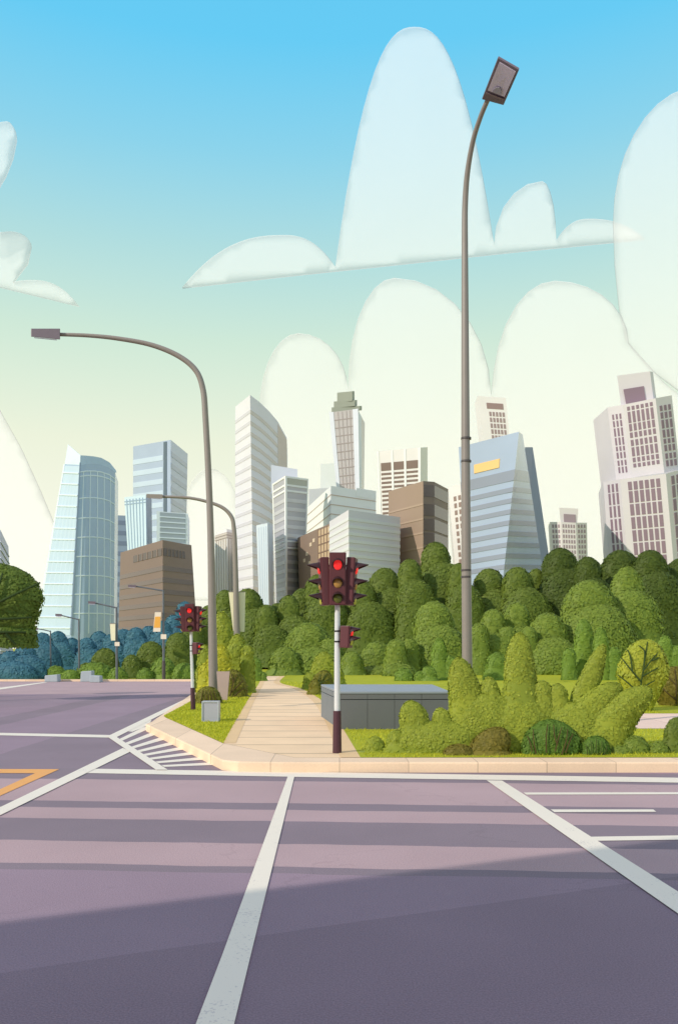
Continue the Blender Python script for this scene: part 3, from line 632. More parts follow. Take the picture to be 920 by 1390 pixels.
# white framed grey tower
b = Building('framed_tower', 'grey banded tower with white corner frames and a white screen behind its roof', [corner(370, 657, 374, 817, 232), corner(387.5, 646, 388.5, 810, 222), corner(418, 650, 413, 800, 236)], glassy('framed_tower_glass', (170, 168, 178)))
b.bands('window_band', [y for y in range(676, 820, 12)], 5, glassy('framed_tower_band', (196, 194, 200)), 1, .04, 1.97)
fw = bm_('frame_bright', (246, 246, 250), .95)
for u0, u1 in ((0, .07), (.95, 1.045), (1.95, 2)): b.slab('corner_frame', u0, u1, b.v(870), b.v(646), fw, .3)
b.bands('floor_band', (646, 657, 664.5, 733, 742), 2.6, fw, 1, t=.32)
b.slab('top_window', 1.05, 1.95, b.v(657), b.v(648.5), glassy('framed_top', (158, 160, 150)), .1)
MB().hexa([P(368, 670, 238), P(404, 668, 240), P(404, 668, 243), P(368, 670, 241)], [P(368, 631, 238), P(403.5, 637, 240), P(403.5, 637, 243), P(368, 631, 241)]).build('roof_screen', bm_('screen_lilac', (228, 230, 246), .92), b.root)
# pale far blocks
Building('distant_block', 'faint pale block left of the capped tower, upper', [corner(435, 630, 435, 680, 420), corner(460, 628, 460, 680, 420)], bm_('faint_a', (236, 238, 236), .95), depth=20)
Building('distant_block', 'faint pale grey block beside the white framed grey tower, lower', [corner(419, 664, 419, 700, 400), corner(448, 662, 448, 700, 400)], bm_('faint_b', (218, 218, 224), .92), depth=20)
# capped tower
b = Building('capped_tower', 'slim tower with white corner piers and a dark stepped cap', [corner(447, 560, 457, 662, 340), corner(485, 555, 487, 662, 338), corner(495, 574, 494, 662, 352)], glassy('capped_glass', (192, 184, 184)))
pier = bm_('pier_white', (232, 234, 244), .94)
for u0, u1 in ((0, .15), (.84, 1.0)): b.slab('pier', u0, u1, b.v(720), b.v(555), pier, .6)
b.slab('pier', 1.0, 1.45, b.v(720), b.v(556), pier, .4)
for u in (.3, .45, .6, .73): b.slab('mullion', u, u+.02, b.v(720), b.v(556), bm_('capped_line', (160, 148, 146)), .15)
b.bands('floor_line', range(566, 690, 11), 1.2, bm_('capped_line', (160, 148, 146)), 1, .15, .84)
capm = bm_('cap_grey', (142, 146, 134))
for (x0, x1, yb, yt, k) in ((450, 488, 560, 553, 1.0), (453, 481.5, 554, 545, 1.0), (457.5, 478, 547, 533, 1.0)):
    d = 341
    MB().hexa([P(x0, yb, d), P(x1, yb-3, d-3), P(x1+3, yb-3, d+8), P(x0+3, yb, d+9)], [P(x0, yt, d), P(x1, yt-2, d-3), P(x1+3, yt-2, d+8), P(x0+3, yt, d+9)]).build('cap_tier', capm, b.root)
# white terraced block
b = Building('terraced_block', 'bright white block with cream front face and thin floor lines', [corner(412, 694, 412, 730, 285), corner(449, 659.5, 449, 730, 242), corner(510, 669, 510, 730, 254)], bm_('terrace_white', (250, 242, 240), 1.0))
b.bands('floor_line', (671, 684, 697, 709), 1.1, bm_('terrace_line', (196, 176, 164)), 1, 0, 2)
b.slab('roof_block', 1.55, 2.0, b.v(669), b.v(657), bm_('terrace_white', (250, 242, 240), 1.0), .1)
# brown with lit windows
b = Building('brown_building', 'small brown building with scattered cream windows and a tan glazed bay', [corner(404, 730, 406, 800, 226), corner(430.5, 718, 431, 800, 214), corner(449, 710.5, 449, 800, 206)], bm_('warm_brown', (138, 118, 106)), depth=10, back=True)
for (u, y) in ((.28, 752), (.62, 733), (.78, 729), (.55, 758), (.42, 744), (.85, 784)): b.slab('window', u, u+.1, b.v(y+5), b.v(y), bm_('lit_cream', (226, 204, 180), .9), .1)
b.slab('glazed_bay', 1.06, 1.98, b.v(840), b.v(721), glassy('tan_glass', (200, 172, 142)), .12)
for u in (1.06, 1.28, 1.5, 1.72, 1.94): b.slab('mullion', u, u+.05, b.v(840), b.v(720), bm_('bay_brown', (126, 102, 88)), .25)
b.bands('bay_line', range(729, 800, 11), 1.8, bm_('bay_brown', (126, 102, 88)), 1, 1.06, 1.98, t=.27)
# pale grey block
b = Building('grey_block', 'pale grey banded block directly behind the near traffic light head', [corner(447, 708, 447.5, 800, 200), corner(473, 692, 474, 800, 188), corner(543, 702, 542, 800, 204)], bm_('block_grey', (216, 212, 222), .98))
b.bands('window_band', range(702, 812, 10), 4.4, bm_('block_light', (228, 228, 234), .92), 1)
# louvred white tower
b = Building('louvred_tower', 'white tower with three columns of brown louvres above the wide brown block', [corner(511.5, 613, 515, 700, 310), corner(570, 607.5, 570, 700, 306), corner(580, 607, 580, 700, 318)], bm_('louvred_white', (238, 232, 228), .95))
for k, (u0, u1) in enumerate(((.08, .32), (.38, .62), (.68, .95))):
    b.slab('top_window', u0, u1, b.v(635), b.v(624), bm_('louvre_brown', (128, 108, 98)), .12)
    for y in range(638, 712, 6): b.slab('louvre', u0, u1, b.v(y+3), b.v(y), bm_('louvre_brown', (128, 108, 98)), .12)
for u0 in (.0, .33, .63, .955): b.slab('pier', u0, u0+.045, b.v(740), b.v(607.6), bm_('pier_pale', (248, 244, 240), .96), .4)
# wide brown block
b = Building('wide_brown_block', 'large warm brown block behind the tallest dark tree', [corner(527, 667, 528, 790, 215), corner(574, 653, 574, 790, 202), corner(589, 654, 589, 790, 206), corner(608, 664, 608, 790, 218)], bm_('wide_brown', (156, 134, 118)))
b.bands('floor_line', (683, 703, 722, 742, 762), 2.4, bm_('wide_line', (170, 148, 130)), 1, 0, 1)
b.bands('window_band', (658, 684, 704, 723, 743, 763), 16, glassy('wide_dark', (124, 106, 96)), 1, 1.01, 2.98)
# leaning white/brown building behind the pole
b = Building('pale_building', 'pale building with small brown windows behind the tall lamp pole', [corner(608, 662, 618, 775, 252), corner(660, 647, 668, 775, 244)], bm_('pale_wall', (240, 234, 230), .95), depth=14)
for u0, u1 in ((.12, .19), (.24, .31), (.36, .43)):
    for y in range(662, 790, 10): b.slab('window', u0, u1, b.v(y+6.5), b.v(y), bm_('pale_window', (150, 128, 118)), .1)
# slim white tower right
b = Building('slim_tower', 'slim leaning white tower with five window columns behind the blue glass building', [corner(644, 548, 650, 602, 350), corner(648, 537.5, 656, 602, 342), corner(686, 540, 692, 602, 342)], bm_('slim_white', (240, 234, 234), .95), depth=14)
b.slab('top_slot', 1.28, 1.88, b.v(554), b.v(546), bm_('slim_slot', (150, 126, 124)), .12)
for u0, u1 in steps(1.32, 1.92, 5, .68):
    for y in (558, 566, 574, 582, 590): b.slab('window', u0, u1, b.v(y+6), b.v(y), bm_('slim_window', (156, 136, 136)), .1)
# blue glass building with tilted facets
DG = 180
b = Building('blue_glass_building', 'blue glass building with sloping sides, dark bands and a yellow roof sign', [corner(622, 607, 633, 785, DG+6), corner(704, 586, 690, 715, DG-4), corner(709, 590, 738, 785, DG+16)], glassy('bluebld_glass', (172, 186, 214), .9), roof=glassy('bluebld_roof', (150, 164, 190)))
cs = b.cs
bd = glassy('bluebld_band', (146, 152, 172), .95)
b.slab('window_band', 0, 1.99, b.v(652), b.v(637), bd, .12)
b.bands('window_band', (661, 676, 691, 706, 721, 736, 751, 766), 6.5, bd, 1, 0, 1.99, t=.12)
b.slab('sign', .27, .72, b.v(629.5), b.v(617), bm_('sign_yellow', (250, 206, 140), .85), .35)
MB().hexa([P(715, 880, 208), P(764, 885, 212), P(764, 885, 216), P(715, 880, 214)], [P(712, 607, 208), P(722.5, 607, 212), P(722.5, 607, 216), P(712, 607, 214)]).build('side_slab', bm_('slab_slate', (140, 148, 170), 1.1), b.root)
# small far stepped tower
def stepped(root_lb, D, tiers, topbox, name, wm, winm, limit=100):
    b = None; wins = []
    for i, (cs, depth, grids) in enumerate(tiers):
        if b is None: bb = b = Building(name, root_lb, [corner(*c) for c in cs], wm, depth=depth, back=True)
        else:
            bb = Building.__new__(Building); bb.cs = [corner(*c) for c in cs]; bb.root = b.root; bb.seg = []
            tops = [c['t'] for c in bb.cs]; z0 = b.cs[0]['t'].z-.5
            bots = [c['b'].lerp(c['t'], (z0-c['b'].z)/(c['t'].z-c['b'].z)) for c in bb.cs]
            cen = sum(bots, Vector())/len(bots)+Vector((0, depth/2, 0)); o = Vector((0, depth, 0))
            for k in range(len(cs)-1):
                a, c = bb.cs[k], bb.cs[k+1]; nn = (c['b']-a['b']).cross(a['t']-a['b']).normalized()
                if nn.dot((a['b']+c['b'])/2-(sum((q['b'] for q in bb.cs), Vector())/len(bb.cs)+o/2)) < 0: nn = -nn
                bb.seg.append(nn)
            ot = [t+o for t in reversed(tops)]; ob = [t+o for t in reversed(bots)]
            MB().hexa(bots+ob, tops+ot).build('upper_storeys', wm, b.root)
        for us, vs_ in grids:
            for u in us:
                for vv in vs_:
                    mb = bb.slab_mb(*u, *vv, .12); wins.append((-(u[1]-u[0])*(vv[1]-vv[0]), mb))
    wins.sort(key=lambda q: q[0])
    for _, mb in wins[:limit]: mb.build('window', winm, b.root)
    if len(wins) > limit:
        rest = MB()
        for _, mb in wins[limit:]: rest.add(mb.v, mb.f)
        rest.build('window', winm, b.root)['kind'] = 'stuff'
    return b
def vrange(yg, yt, ys): return [((yg-b)/(yg-yt), (yg-a)/(yg-yt)) for a, b in ys]
yg = HY+H*F/360
wm = bm_('stepped_white', (224, 216, 218), .94); winm = bm_('stepped_window', (152, 134, 142))
b = stepped('small distant stepped tower with a tiny window grid between the dark trees', 360, [([(746, 708.5, 749, 760, 362), (761, 708.5, 763, 760, 358), (781, 709.5, 783, 760, 358), (796, 709.5, 797, 760, 362)], 12,
   [(steps(.12, .92, 3, .6), vrange(yg, 708.5, [(712+i*7, 716.5+i*7) for i in range(7)])), (steps(1.05, 1.95, 5, .6), vrange(yg, 709, [(712+i*7, 716.5+i*7) for i in range(7)])), (steps(2.1, 2.9, 3, .6), vrange(yg, 709.5, [(712+i*7, 716.5+i*7) for i in range(7)]))])], None, 'stepped_tower', wm, winm)
MB().hexa([P(760.5, 712, 360), P(783, 712, 360), P(783, 712, 368), P(760.5, 712, 368)], [P(758.5, 689, 360), P(784.5, 690.5, 360), P(784.5, 690.5, 368), P(758.5, 689, 368)]).build('roof_block', wm, b.root)
MB().hexa([P(765, 709, 359.7), P(781, 709, 359.7), P(781, 709, 360.2), P(765, 709, 360.2)], [P(764.5, 697.5, 359.7), P(780.5, 698.5, 359.7), P(780.5, 698.5, 360.2), P(764.5, 697.5, 360.2)]).build('roof_window', winm, b.root)
# big stepped tower
DT = 205; yg = HY+H*F/DT
wm2 = bm_('big_stepped_white', (222, 214, 220), .94); winm2 = bm_('big_stepped_window', (138, 116, 130))
low = [(818, 654, 825, 747, DT+6), (841, 650.5, 850, 747, DT), (903, 643, 912, 747, DT-3), (935, 634, 944, 747, DT+4)]
mid = [(824, 553, 835.5, 650, DT+8), (845, 549.5, 856, 650, DT+3), (889, 540.5, 901, 642, DT+1), (911, 536.5, 922, 638, DT+5)]
rows_l = vrange(yg, 652, [(657, 668), (669.5, 685), (687, 702), (704.5, 720), (722, 737), (739, 755), (757, 772)])
rows_m = vrange(yg, 549, [(553, 558), (560, 575), (576.5, 586), (588, 595), (598, 606), (608, 620), (622, 628), (630, 635)])
rows_s = vrange(yg, 549, [(560, 567), (569, 577), (579, 590), (592, 602), (604, 610), (612, 620), (623, 630), (632, 640)])
b = stepped('big white stepped tower with dark window grids at the right edge', DT, [
 (low, 16, [(steps(.2, .9, 3, .5), rows_l), (steps(1.14, 1.88, 6, .68), rows_l), (steps(2.15, 2.8, 3, .6), rows_l)]),
 (mid, 12, [(steps(.18, .88, 3, .45), rows_s), (steps(1.08, 1.92, 6, .6), rows_m), (steps(2.12, 2.9, 3, .6), rows_s)])], None, 'stepped_tower', wm2, winm2)
d = DT+6
MB().hexa([P(843, 556, d), P(887, 548, d), P(891, 548, d+8), P(847, 556, d+8)], [P(837, 510, d), P(881.5, 504, d), P(885.5, 505, d+8), P(841, 511, d+8)]).build('roof_block', wm2, b.root)
MB().hexa([P(849, 548, d-.3), P(876, 543, d-.3), P(876, 543, d+.2), P(849, 548, d+.2)], [P(845.5, 528.5, d-.3), P(873, 524, d-.3), P(873, 524, d+.2), P(845.5, 528.5, d+.2)]).build('roof_window', winm2, b.root)
# blue block at the far left edge
b = Building('blue_block', 'violet blue striped building half hidden by the veined tree', [corner(-30, 735, -30, 890, 190), corner(1, 719, 1, 890, 178), corner(12, 742, 18, 890, 190)], glassy('violet_glass', (120, 128, 164)))
for y in list(range(734, 790, 11))+list(range(868, 888, 7)): b.slab('floor_line', 0, 2, b.v(y+1.6), b.v(y), bm_('violet_line', (204, 210, 232)), .3)
# unseen office block, added behind the viewer's left shoulder to shade the near asphalt
ax = Vector((3.91, 1.68, 0)).normalized(); pv = Vector((ax.y, -ax.x, 0)); hh = 14.0; sh = hh/math.tan(SUN_E)
e0 = Vector((-2.23, 5.32, 0))-Vector((math.cos(SUN_A), math.sin(SUN_A), 0))*sh; Mz = Matrix.Rotation(math.atan2(ax.y, ax.x), 3, 'Z')
cc = e0-ax*8+pv*8
b = thing('added_shade_block', (cc.x, cc.y, 0), 'plain office block added out of view behind the viewer to shade the near asphalt', 'building')
om = bm_('shade_block_grey', (176, 170, 166)); og = glassy('shade_block_glass', (120, 132, 148))
MB().box(cc+Vector((0, 0, hh/2-.2)), (44, 16, hh-.4), Mz).build('wall', om, b)
MB().box(cc+Vector((0, 0, hh-.2)), (44, 16, .4), Mz).build('roof', om, b)
for z in range(2, 13, 3): MB().box(cc-pv*8.02+Vector((0, 0, z)), (42, .1, 1.6), Mz).build('window_band', og, b)
# ================================================================ STREET LAMPS
M_POLE = mat('lamp_pole_taupe', (132, 123, 117), 1.15, .45, .08, 6, spec=.5); M_HEAD = mat('lamp_head_dark', (104, 92, 102), 1.2, .4, .06, 6); M_LENS = mat('lamp_lens', (176, 168, 188), 1.5, .15, .05, 8)
M_BAND = mat('lamp_band_dark', (92, 84, 84), .8, .5); M_POLEB = mat('lamp_pole_blue_grey', (112, 116, 124), .8, .45, .08, 6)
def tubepx(pts, m, name, parent, n=14):
    """pts: (x, y, D, half width px)"""
    sp_ = spline(pts, 8); ps = [P(q[0], q[1], q[2]) for q in sp_]; rad = [max(q[3]*q[2]/F, .012) for q in sp_]
    return MB().tube(ps, rad, n).build(name, m, parent, smooth=True)
# tall lamp among the shrubs
D = 15.2; base = Vector(((634-CX)/F*D, D, KERB))
r = thing('street_lamp', base, 'tall taupe street lamp rising from the shrubs with a square tilted head', 'street lamp', 'street lamps')
yb = HY+(H-KERB)*F/D
tubepx([(634.5, yb+2, D, 7.2), (633.5, 880, D, 6.9), (632, 700, D, 6.3), (631, 480, D, 5.2), (630.5, 330, D, 4.3)], M_POLE, 'pole', r)
tubepx([(630.5, 331, D, 4.3), (630.8, 280, 15.15, 4.0), (634, 235, 15.0, 3.7), (641.5, 192, 14.75, 3.4), (651, 161, 14.5, 3.3), (660, 139, 14.3, 3.3), (666, 127, 14.18, 3.3)], M_POLE, 'arm', r)
for y in (594, 625, 773, 782): tubepx([(632.2, y, D, 7.0), (632.2, y+2.6, D, 7.0)], M_BAND, 'clamp', r)
tubepx([(634.3, yb+1, D, 11), (634.3, yb-14, D, 9.5)], M_BAND, 'base_collar', r)
c4 = [P(653.5, 135, 14.25), P(683, 143, 14.2), P(704, 95, 13.3), P(675.5, 78.5, 13.35)]
upv = Vector((.012, .02, .05))
hd = MB().hexa(c4, [p+upv for p in c4]).build('lamp_head', M_HEAD, r, bevel=.012)
def ip(a, b): return c4[0].lerp(c4[1], a).lerp(c4[3].lerp(c4[2], a), b)
dn = -upv.normalized()
MB().hexa([ip(.10, .26)+dn*.012, ip(.88, .24)+dn*.012, ip(.9, .93)+dn*.012, ip(.12, .94)+dn*.012], [q-dn*.02+dn*.012 for q in (ip(.10, .26), ip(.88, .24), ip(.9, .93), ip(.12, .94))]).build('lens', M_LENS, hd)
MB().hexa([ip(.06, .17)+dn*.014, ip(.9, .15)+dn*.014, ip(.9, .18)+dn*.014, ip(.06, .20)+dn*.014], [q-dn*.006 for q in (ip(.06, .17), ip(.9, .15), ip(.9, .18), ip(.06, .20))]).build('hinge_strip', mat('hinge_pink', (150, 130, 140), .8), hd)
bulb = []
for a in range(9): th = math.pi*a/8; bulb.append(ip(.5+.2*math.cos(th), .27+.16*math.sin(th))+dn*.016)
MB().hexa([q+dn*.012 for q in bulb], bulb).build('bulb', mat('bulb_glass', (176, 172, 190), .9, .2), hd)
# near lamp beside the path
D = 28; base = Vector(((290-CX)/F*D, D, KERB)); yb = HY+(H-KERB)*F/D
r = thing('street_lamp', base, 'near taupe street lamp on the grass corner with a long curved arm', 'street lamp', 'street lamps')
tubepx([(290, yb+1, D, 6.2), (289, 880, D, 6.0), (286.5, 740, D, 4.7), (283, 640, D, 4.3), (279, 565, D, 4.1)], M_POLE, 'pole', r)
tubepx([(279, 566, D, 4.1), (276, 530, D, 4.0), (266, 503, D, 3.8), (242, 483, D, 3.5), (205, 468, D, 3.2), (160, 459.5, D, 2.9), (120, 455.5, D, 2.6), (80, 454, D, 2.4)], M_POLE, 'arm', r)
def headbox(x0, x1, yt0, yt1, yb0, yb1, D, dep, parent, m=M_HEAD):
    a = [P(x0, yb0, D-dep), P(x1, yb1, D-dep), P(x1, yb1, D+dep), P(x0, yb0, D+dep)]; t = [P(x0, yt0, D-dep), P(x1, yt1, D-dep), P(x1, yt1, D+dep), P(x0, yt0, D+dep)]
    h_ = MB().hexa(a, t).build('lamp_head', m, parent, bevel=.02 if D < 40 else 0)
    q = sum(a, Vector())/4; l = [q+(p-q)*.78-Vector((0, 0, .01)) for p in a]
    MB().hexa([p-Vector((0, 0, .03)) for p in l], l).build('lens', M_LENS, h_)
headbox(42.5, 82, 446, 446, 457, 461, D, .2, r)
# middle lamp with the big banner
D = 54; base = Vector(((323-CX)/F*D, D, KERB)); yb = HY+(H-KERB)*F/D
r = thing('street_lamp', base, 'middle taupe street lamp carrying the big cream banner', 'street lamp', 'street lamps')
tubepx([(323, yb, D, 4.4), (321, 830, D, 4.0), (319, 740, D, 3.2), (317.5, 716, D, 3)], M_POLE, 'pole', r)
tubepx([(317.5, 717, D, 3), (315, 703, D, 2.8), (305, 691, D, 2.5), (288, 683, D, 2.2), (258, 676, D, 2.0), (219, 674, D, 1.8)], M_POLE, 'arm', r)
headbox(199, 221, 670.5, 671, 675.5, 677, D, .25, r, M_POLE)
M_CREAM = mat('banner_cream', (250, 226, 194), 1.05, .7, .04); M_CREAM2 = mat('banner_cream_light', (248, 232, 212), .9, .7, .04)
def banner(q, D, label, m=M_CREAM, inset=None, th=.03):
    """q: four px corners, bl br tr tl"""
    cx = sum(x for x, _ in q)/4; cy = max(y for _, y in q)
    root = thing('banner', P(cx, cy, D), label, 'banner', 'banners on the lamp poles'); o = Vector((0, th, 0))
    pts = [P(x, y, D) for x, y in q]; MB().hexa(pts, [p+o for p in pts]).build('fabric', m, root)
    if inset:
        pi = [P(x, y, D-.012) for x, y in inset]; MB().hexa(pi, [p+Vector((0, .01, 0)) for p in pi]).build('print', mat('banner_orange', (250, 178, 76), .95, .7, .04), root)
    t0, t1 = pts[3]+Vector((0, .02, .02)), pts[2]+Vector((0, .02, .02)); MB().tube([t0, t1], .03, 6).build('rod', M_POLE, root)
banner([(316.5, 856), (332, 858), (333, 804), (310.5, 804)], 54.21, 'big plain cream banner on the middle lamp, narrowing downwards')
def thin_lamp(x, ytop, ybase, D, arm, label, foot=None, zg=.03, hwp=1.6):
    base = Vector(((x-CX)/F*D, D, zg)); yb = HY+(H-zg)*F/D
    r = thing('street_lamp', base, label, 'street lamp', 'street lamps')
    tubepx([(x, yb, D, hwp*1.15), (x-.3, (yb+ytop)/2, D, hwp), (x-.6, ytop, D, hwp*.8)], M_POLEB, 'pole', r, 8)
    tubepx([(x-.6, ytop+1, D, hwp*.7), ((x+arm[0])/2, ytop-(ytop-arm[1])*.5, D, hwp*.6), (arm[0]+3, arm[1], D, hwp*.6)], M_POLEB, 'arm', r, 8)
    headbox(arm[0], arm[0]+arm[2], arm[1]-1.4, arm[1]-1, arm[1]+1.6, arm[1]+2.2, D, .14, r, M_HEAD)
    if foot: tubepx([(x, yb, D, hwp*1.6), (x, foot, D, hwp*1.5)], M_BAND, 'foot_sleeve', r, 8)
thin_lamp(222.5, 801, 925, 45.0, (174, 795, 11), 'thin grey street lamp carrying the orange banner', 897)
thin_lamp(159, 824, 925, 45.3, (120, 817.5, 10), 'thin grey street lamp carrying the small plain cream banner')
thin_lamp(108, 840, 914, 47, (75.5, 834.5, 9), 'thin street lamp rising behind the pair of concrete blocks', hwp=1.3)
thin_lamp(69.5, 856, 912, 48, (45, 853, 7), 'smallest thin street lamp behind the single concrete block', hwp=1.1)
banner([(208, 857.5), (218.5, 857), (218.5, 831), (210.5, 831)][0:1]+[(218, 857.5), (218.8, 831), (210.5, 831)], 44.85, 'orange banner with cream ends on a thin lamp', M_CREAM2, [(209, 852), (217.6, 852), (218, 837), (210.7, 837)])
banner([(151, 869.5), (156.8, 869.5), (156.6, 847), (149.5, 847)], 45.15, 'small plain cream banner on a thin lamp')
for x0, x1, y0, y1, D, lb in ((218.5, 226, 861, 867.5, 44.8, 'small cream plate on the pole under the orange banner'), (156, 162.5, 871.5, 877, 45.1, 'small cream plate on the pole under the plain banner')):
    root = thing('sign_plate', P((x0+x1)/2, y1, D), lb, 'sign', 'small plates on the thin lamps')
    a = [P(x0, y1, D), P(x1, y1, D), P(x1, y0, D), P(x0, y0, D)]; MB().hexa(a, [p+Vector((0, .02, 0)) for p in a]).build('plate', M_CREAM2, root)
    c = sum(a, Vector())/4; MB().tube([c+Vector((0, .02, 0)), c+Vector((0, .09, 0))], .03, 6).build('bracket', M_BAND, root)
# ================================================================ TRAFFIC LIGHTS
M_SIG = mat('signal_maroon', (112, 58, 64), .75, .45, .06, 8); M_SIGD = mat('signal_dark', (64, 34, 38), .75, .5, .05, 8); M_WPOLE = mat('white_pole', (226, 226, 226), .9, .4, .05, 5)
M_SLEEVE = mat('dark_sleeve', (92, 54, 66), .7, .5, .06, 8); M_BLK = mat('black_band', (38, 34, 34), .8, .5)
M_RED = mat('red_lens', (250, 48, 48), .9, .25, .03, 40, emit=.55); M_AMB = mat('amber_lens', (196, 148, 80), .85, .25, .03, 40); M_GRN = mat('green_lens', (104, 108, 44), .8, .25, .03, 40); M_YLW = mat('yellow_lens', (206, 206, 84), .8, .25)
def signal_head(root, c, M, w_, d_, h_, zs, lenses, hood=.15, rad=.075):
    """a signal box facing its local -Y, turned by M about c"""
    body = MB().box(c, (w_, d_, h_), M).build('signal_head', M_SIG, root, bevel=.012)
    bp_ = MB().box(c+M @ Vector((0, -d_/2-.006, 0)), (w_*.86, .012, h_*.97), M).build('face_plate', M_SIGD if False else M_SIG, body)
    for z, m in zip(zs, lenses):
        vs_, fs = [], []; n = 20                                    # domed lens
        for i in range(5):
            ph = i/4*math.pi/2
            for k in range(n):
                th = 2*math.pi*k/n; vs_.append(c+M @ Vector((rad*math.cos(ph)*math.cos(th), -d_/2-.014-.03*math.sin(ph), z+rad*1.22*math.cos(ph)*math.sin(th))))
        for i in range(4):
            for k in range(n): fs.append((i*n+k, i*n+(k+1) % n, (i+1)*n+(k+1) % n, (i+1)*n+k))
        MB().add(vs_, fs).build('lens', m, body, smooth=True)
        vs_, fs = [], []; n = 22; ro = rad*1.18                     # hood: a shell over the lens, longest at the top
        for k in range(n+1):
            th = math.radians(-25+230*k/n); top = max(math.sin(th), 0)
            L = .02+(hood-.02)*top**1.1
            for rr in (ro, ro+.009):
                for y in (0, -L): vs_.append(c+M @ Vector((rr*math.cos(th), -d_/2-.008+y, z+rr*1.2*math.sin(th)-(.03*top if y else 0))))
        for k in range(n):
            a, b_ = 4*k, 4*k+4
            fs += [(a, b_, b_+1, a+1), (a+2, a+3, b_+3, b_+2), (a+1, b_+1, b_+3, a+3), (a, a+2, b_+2, b_)]
        fs += [(0, 1, 3, 2), (4*n, 4*n+2, 4*n+3, 4*n+1)]
        MB().add(vs_, fs).build('hood', M_SIGD, body, smooth=True)
    return body
def RZ(a, tilt=0, roll=0): return Matrix.Rotation(math.radians(roll), 3, 'Y') @ Matrix.Rotation(math.radians(a), 3, 'Z') @ Matrix.Rotation(math.radians(tilt), 3, 'X')
Dt = 12.78; base = Vector(((457.5-CX)/F*Dt, Dt, KERB))
tl = thing('traffic_light', (0, 0, 0), 'near traffic light showing red, white pole standing on the path', 'traffic light', 'traffic lights')
MB().tube([(0, 0, -.02), (0, 0, .3), (0, 0, .665)], [.072, .068, .062], 16).build('base_sleeve', M_SLEEVE, tl, smooth=True)
MB().tube([(0, 0, .66), (0, 0, 1.5), (.005, 0, 2.36)], [.046, .044, .042], 16).build('pole', M_WPOLE, tl, smooth=True)
for z in (1.745, 1.91): MB().tube([(.002, 0, z), (.002, 0, z+.022)], .052, 14).build('clamp', M_BLK, tl, smooth=True)
for z in (1.745, 1.91): MB().box((.075, 0, z+.011), (.07, .03, .022)).build('bracket', M_BLK, tl)
zs = (.215, -.065, -.30)
signal_head(tl, Vector((.01, -.10, 2.735)), RZ(0, 2), .262, .16, .82, zs, (M_RED, M_AMB, M_GRN), hood=.13, rad=.066)
signal_head(tl, Vector((-.195, -.02, 2.70)), RZ(-78, 0, -3), .23, .125, .75, (.20, -.05, -.28), (M_RED, M_AMB, M_YLW), hood=.20, rad=.07)
signal_head(tl, Vector((.215, -.02, 2.70)), RZ(78, 0, 3), .23, .125, .75, (.20, -.05, -.28), (M_RED, M_AMB, M_YLW), hood=.20, rad=.07)
for z in (2.45, 2.95): MB().box((.01, -.02, z), (.46, .03, .03)).build('cross_bracket', M_BLK, tl)
MB().tube([(0.005, 0, 2.3), (.008, 0, 3.05)], .03, 10).build('mast', M_SIGD, tl, smooth=True)
signal_head(tl, Vector((.142, -.01, 1.83)), RZ(72, 0, 2), .20, .14, .345, (.075, -.065), (M_RED, M_YLW), hood=.16, rad=.058)
t2 = copy_tree(tl); tl.location = base
t2.location = Vector(((262.5-CX)/F*21.6, 21.6, KERB)); t2.scale = (.93, .93, .9); t2.rotation_euler.y = math.radians(-1.7)
t2['label'] = 'far traffic light showing red, standing on the grass corner'
# ================================================================ LOW WALL, BOXES, BOARD, BLOCKS
M_WALL = mat('low_wall_grey', (112, 114, 118), .85, .6, .08, 2, bump=.2); M_WALLE = mat('low_wall_end', (128, 134, 142), .85, .6, .08, 2); M_CAP = mat('low_wall_cap', (150, 158, 170), .9, .5, .06, 3); M_GAP = mat('low_wall_gap', (62, 66, 72), .8)
Dw = 16.5; a = G(462, HY+(H-KERB)*F/Dw, KERB); bR = Vector((a.x+2.2, Dw+.02, KERB)); e = G(437.5, HY+(H-KERB)*F/19.6, KERB); back = Vector((bR.x, e.y, KERB))
root = thing('low_wall', (a+bR)/2, 'low grey panelled wall with a pale capping beside the path', 'wall')
up = Vector((0, 0, .74))
MB().hexa([a, bR, back, e], [p+up for p in (a, bR, back, e)]).build('core', M_GAP, root)
def panel(p, q, z0, z1, m, name='panel', t=.03):
    d = (q-p).normalized(); n = Vector((d.y, -d.x, 0)); pts = [p+Vector((0, 0, z0)), q+Vector((0, 0, z0)), q+Vector((0, 0, z1)), p+Vector((0, 0, z1))]
    MB().hexa([v_+n*t for v_ in pts], pts).build(name, m, root, bevel=.004)
nP = 4
for k in range(nP):
    p, q = a.lerp(bR, k/nP), a.lerp(bR, (k+1)/nP); g = (q-p)*.006
    panel(p+g, q-g, .0, .60, M_WALL); panel(p+g, q-g, .615, .72, M_WALL, 'frieze')
for k in range(3):
    p, q = e.lerp(a, k/3), e.lerp(a, (k+1)/3); g = (q-p)*.008
    panel(p+g, q-g, .0, .60, M_WALLE); panel(p+g, q-g, .615, .72, M_WALLE, 'frieze')
c = (a+bR+back+e)/4; cap = [c+(p-c)*1.0+Vector(((p-c).x*.025, (p-c).y*.03, .725)) for p in (a, bR, back, e)]
MB().hexa(cap, [p+Vector((0, 0, .05)) for p in cap]).build('cap', M_CAP, root, bevel=.012)
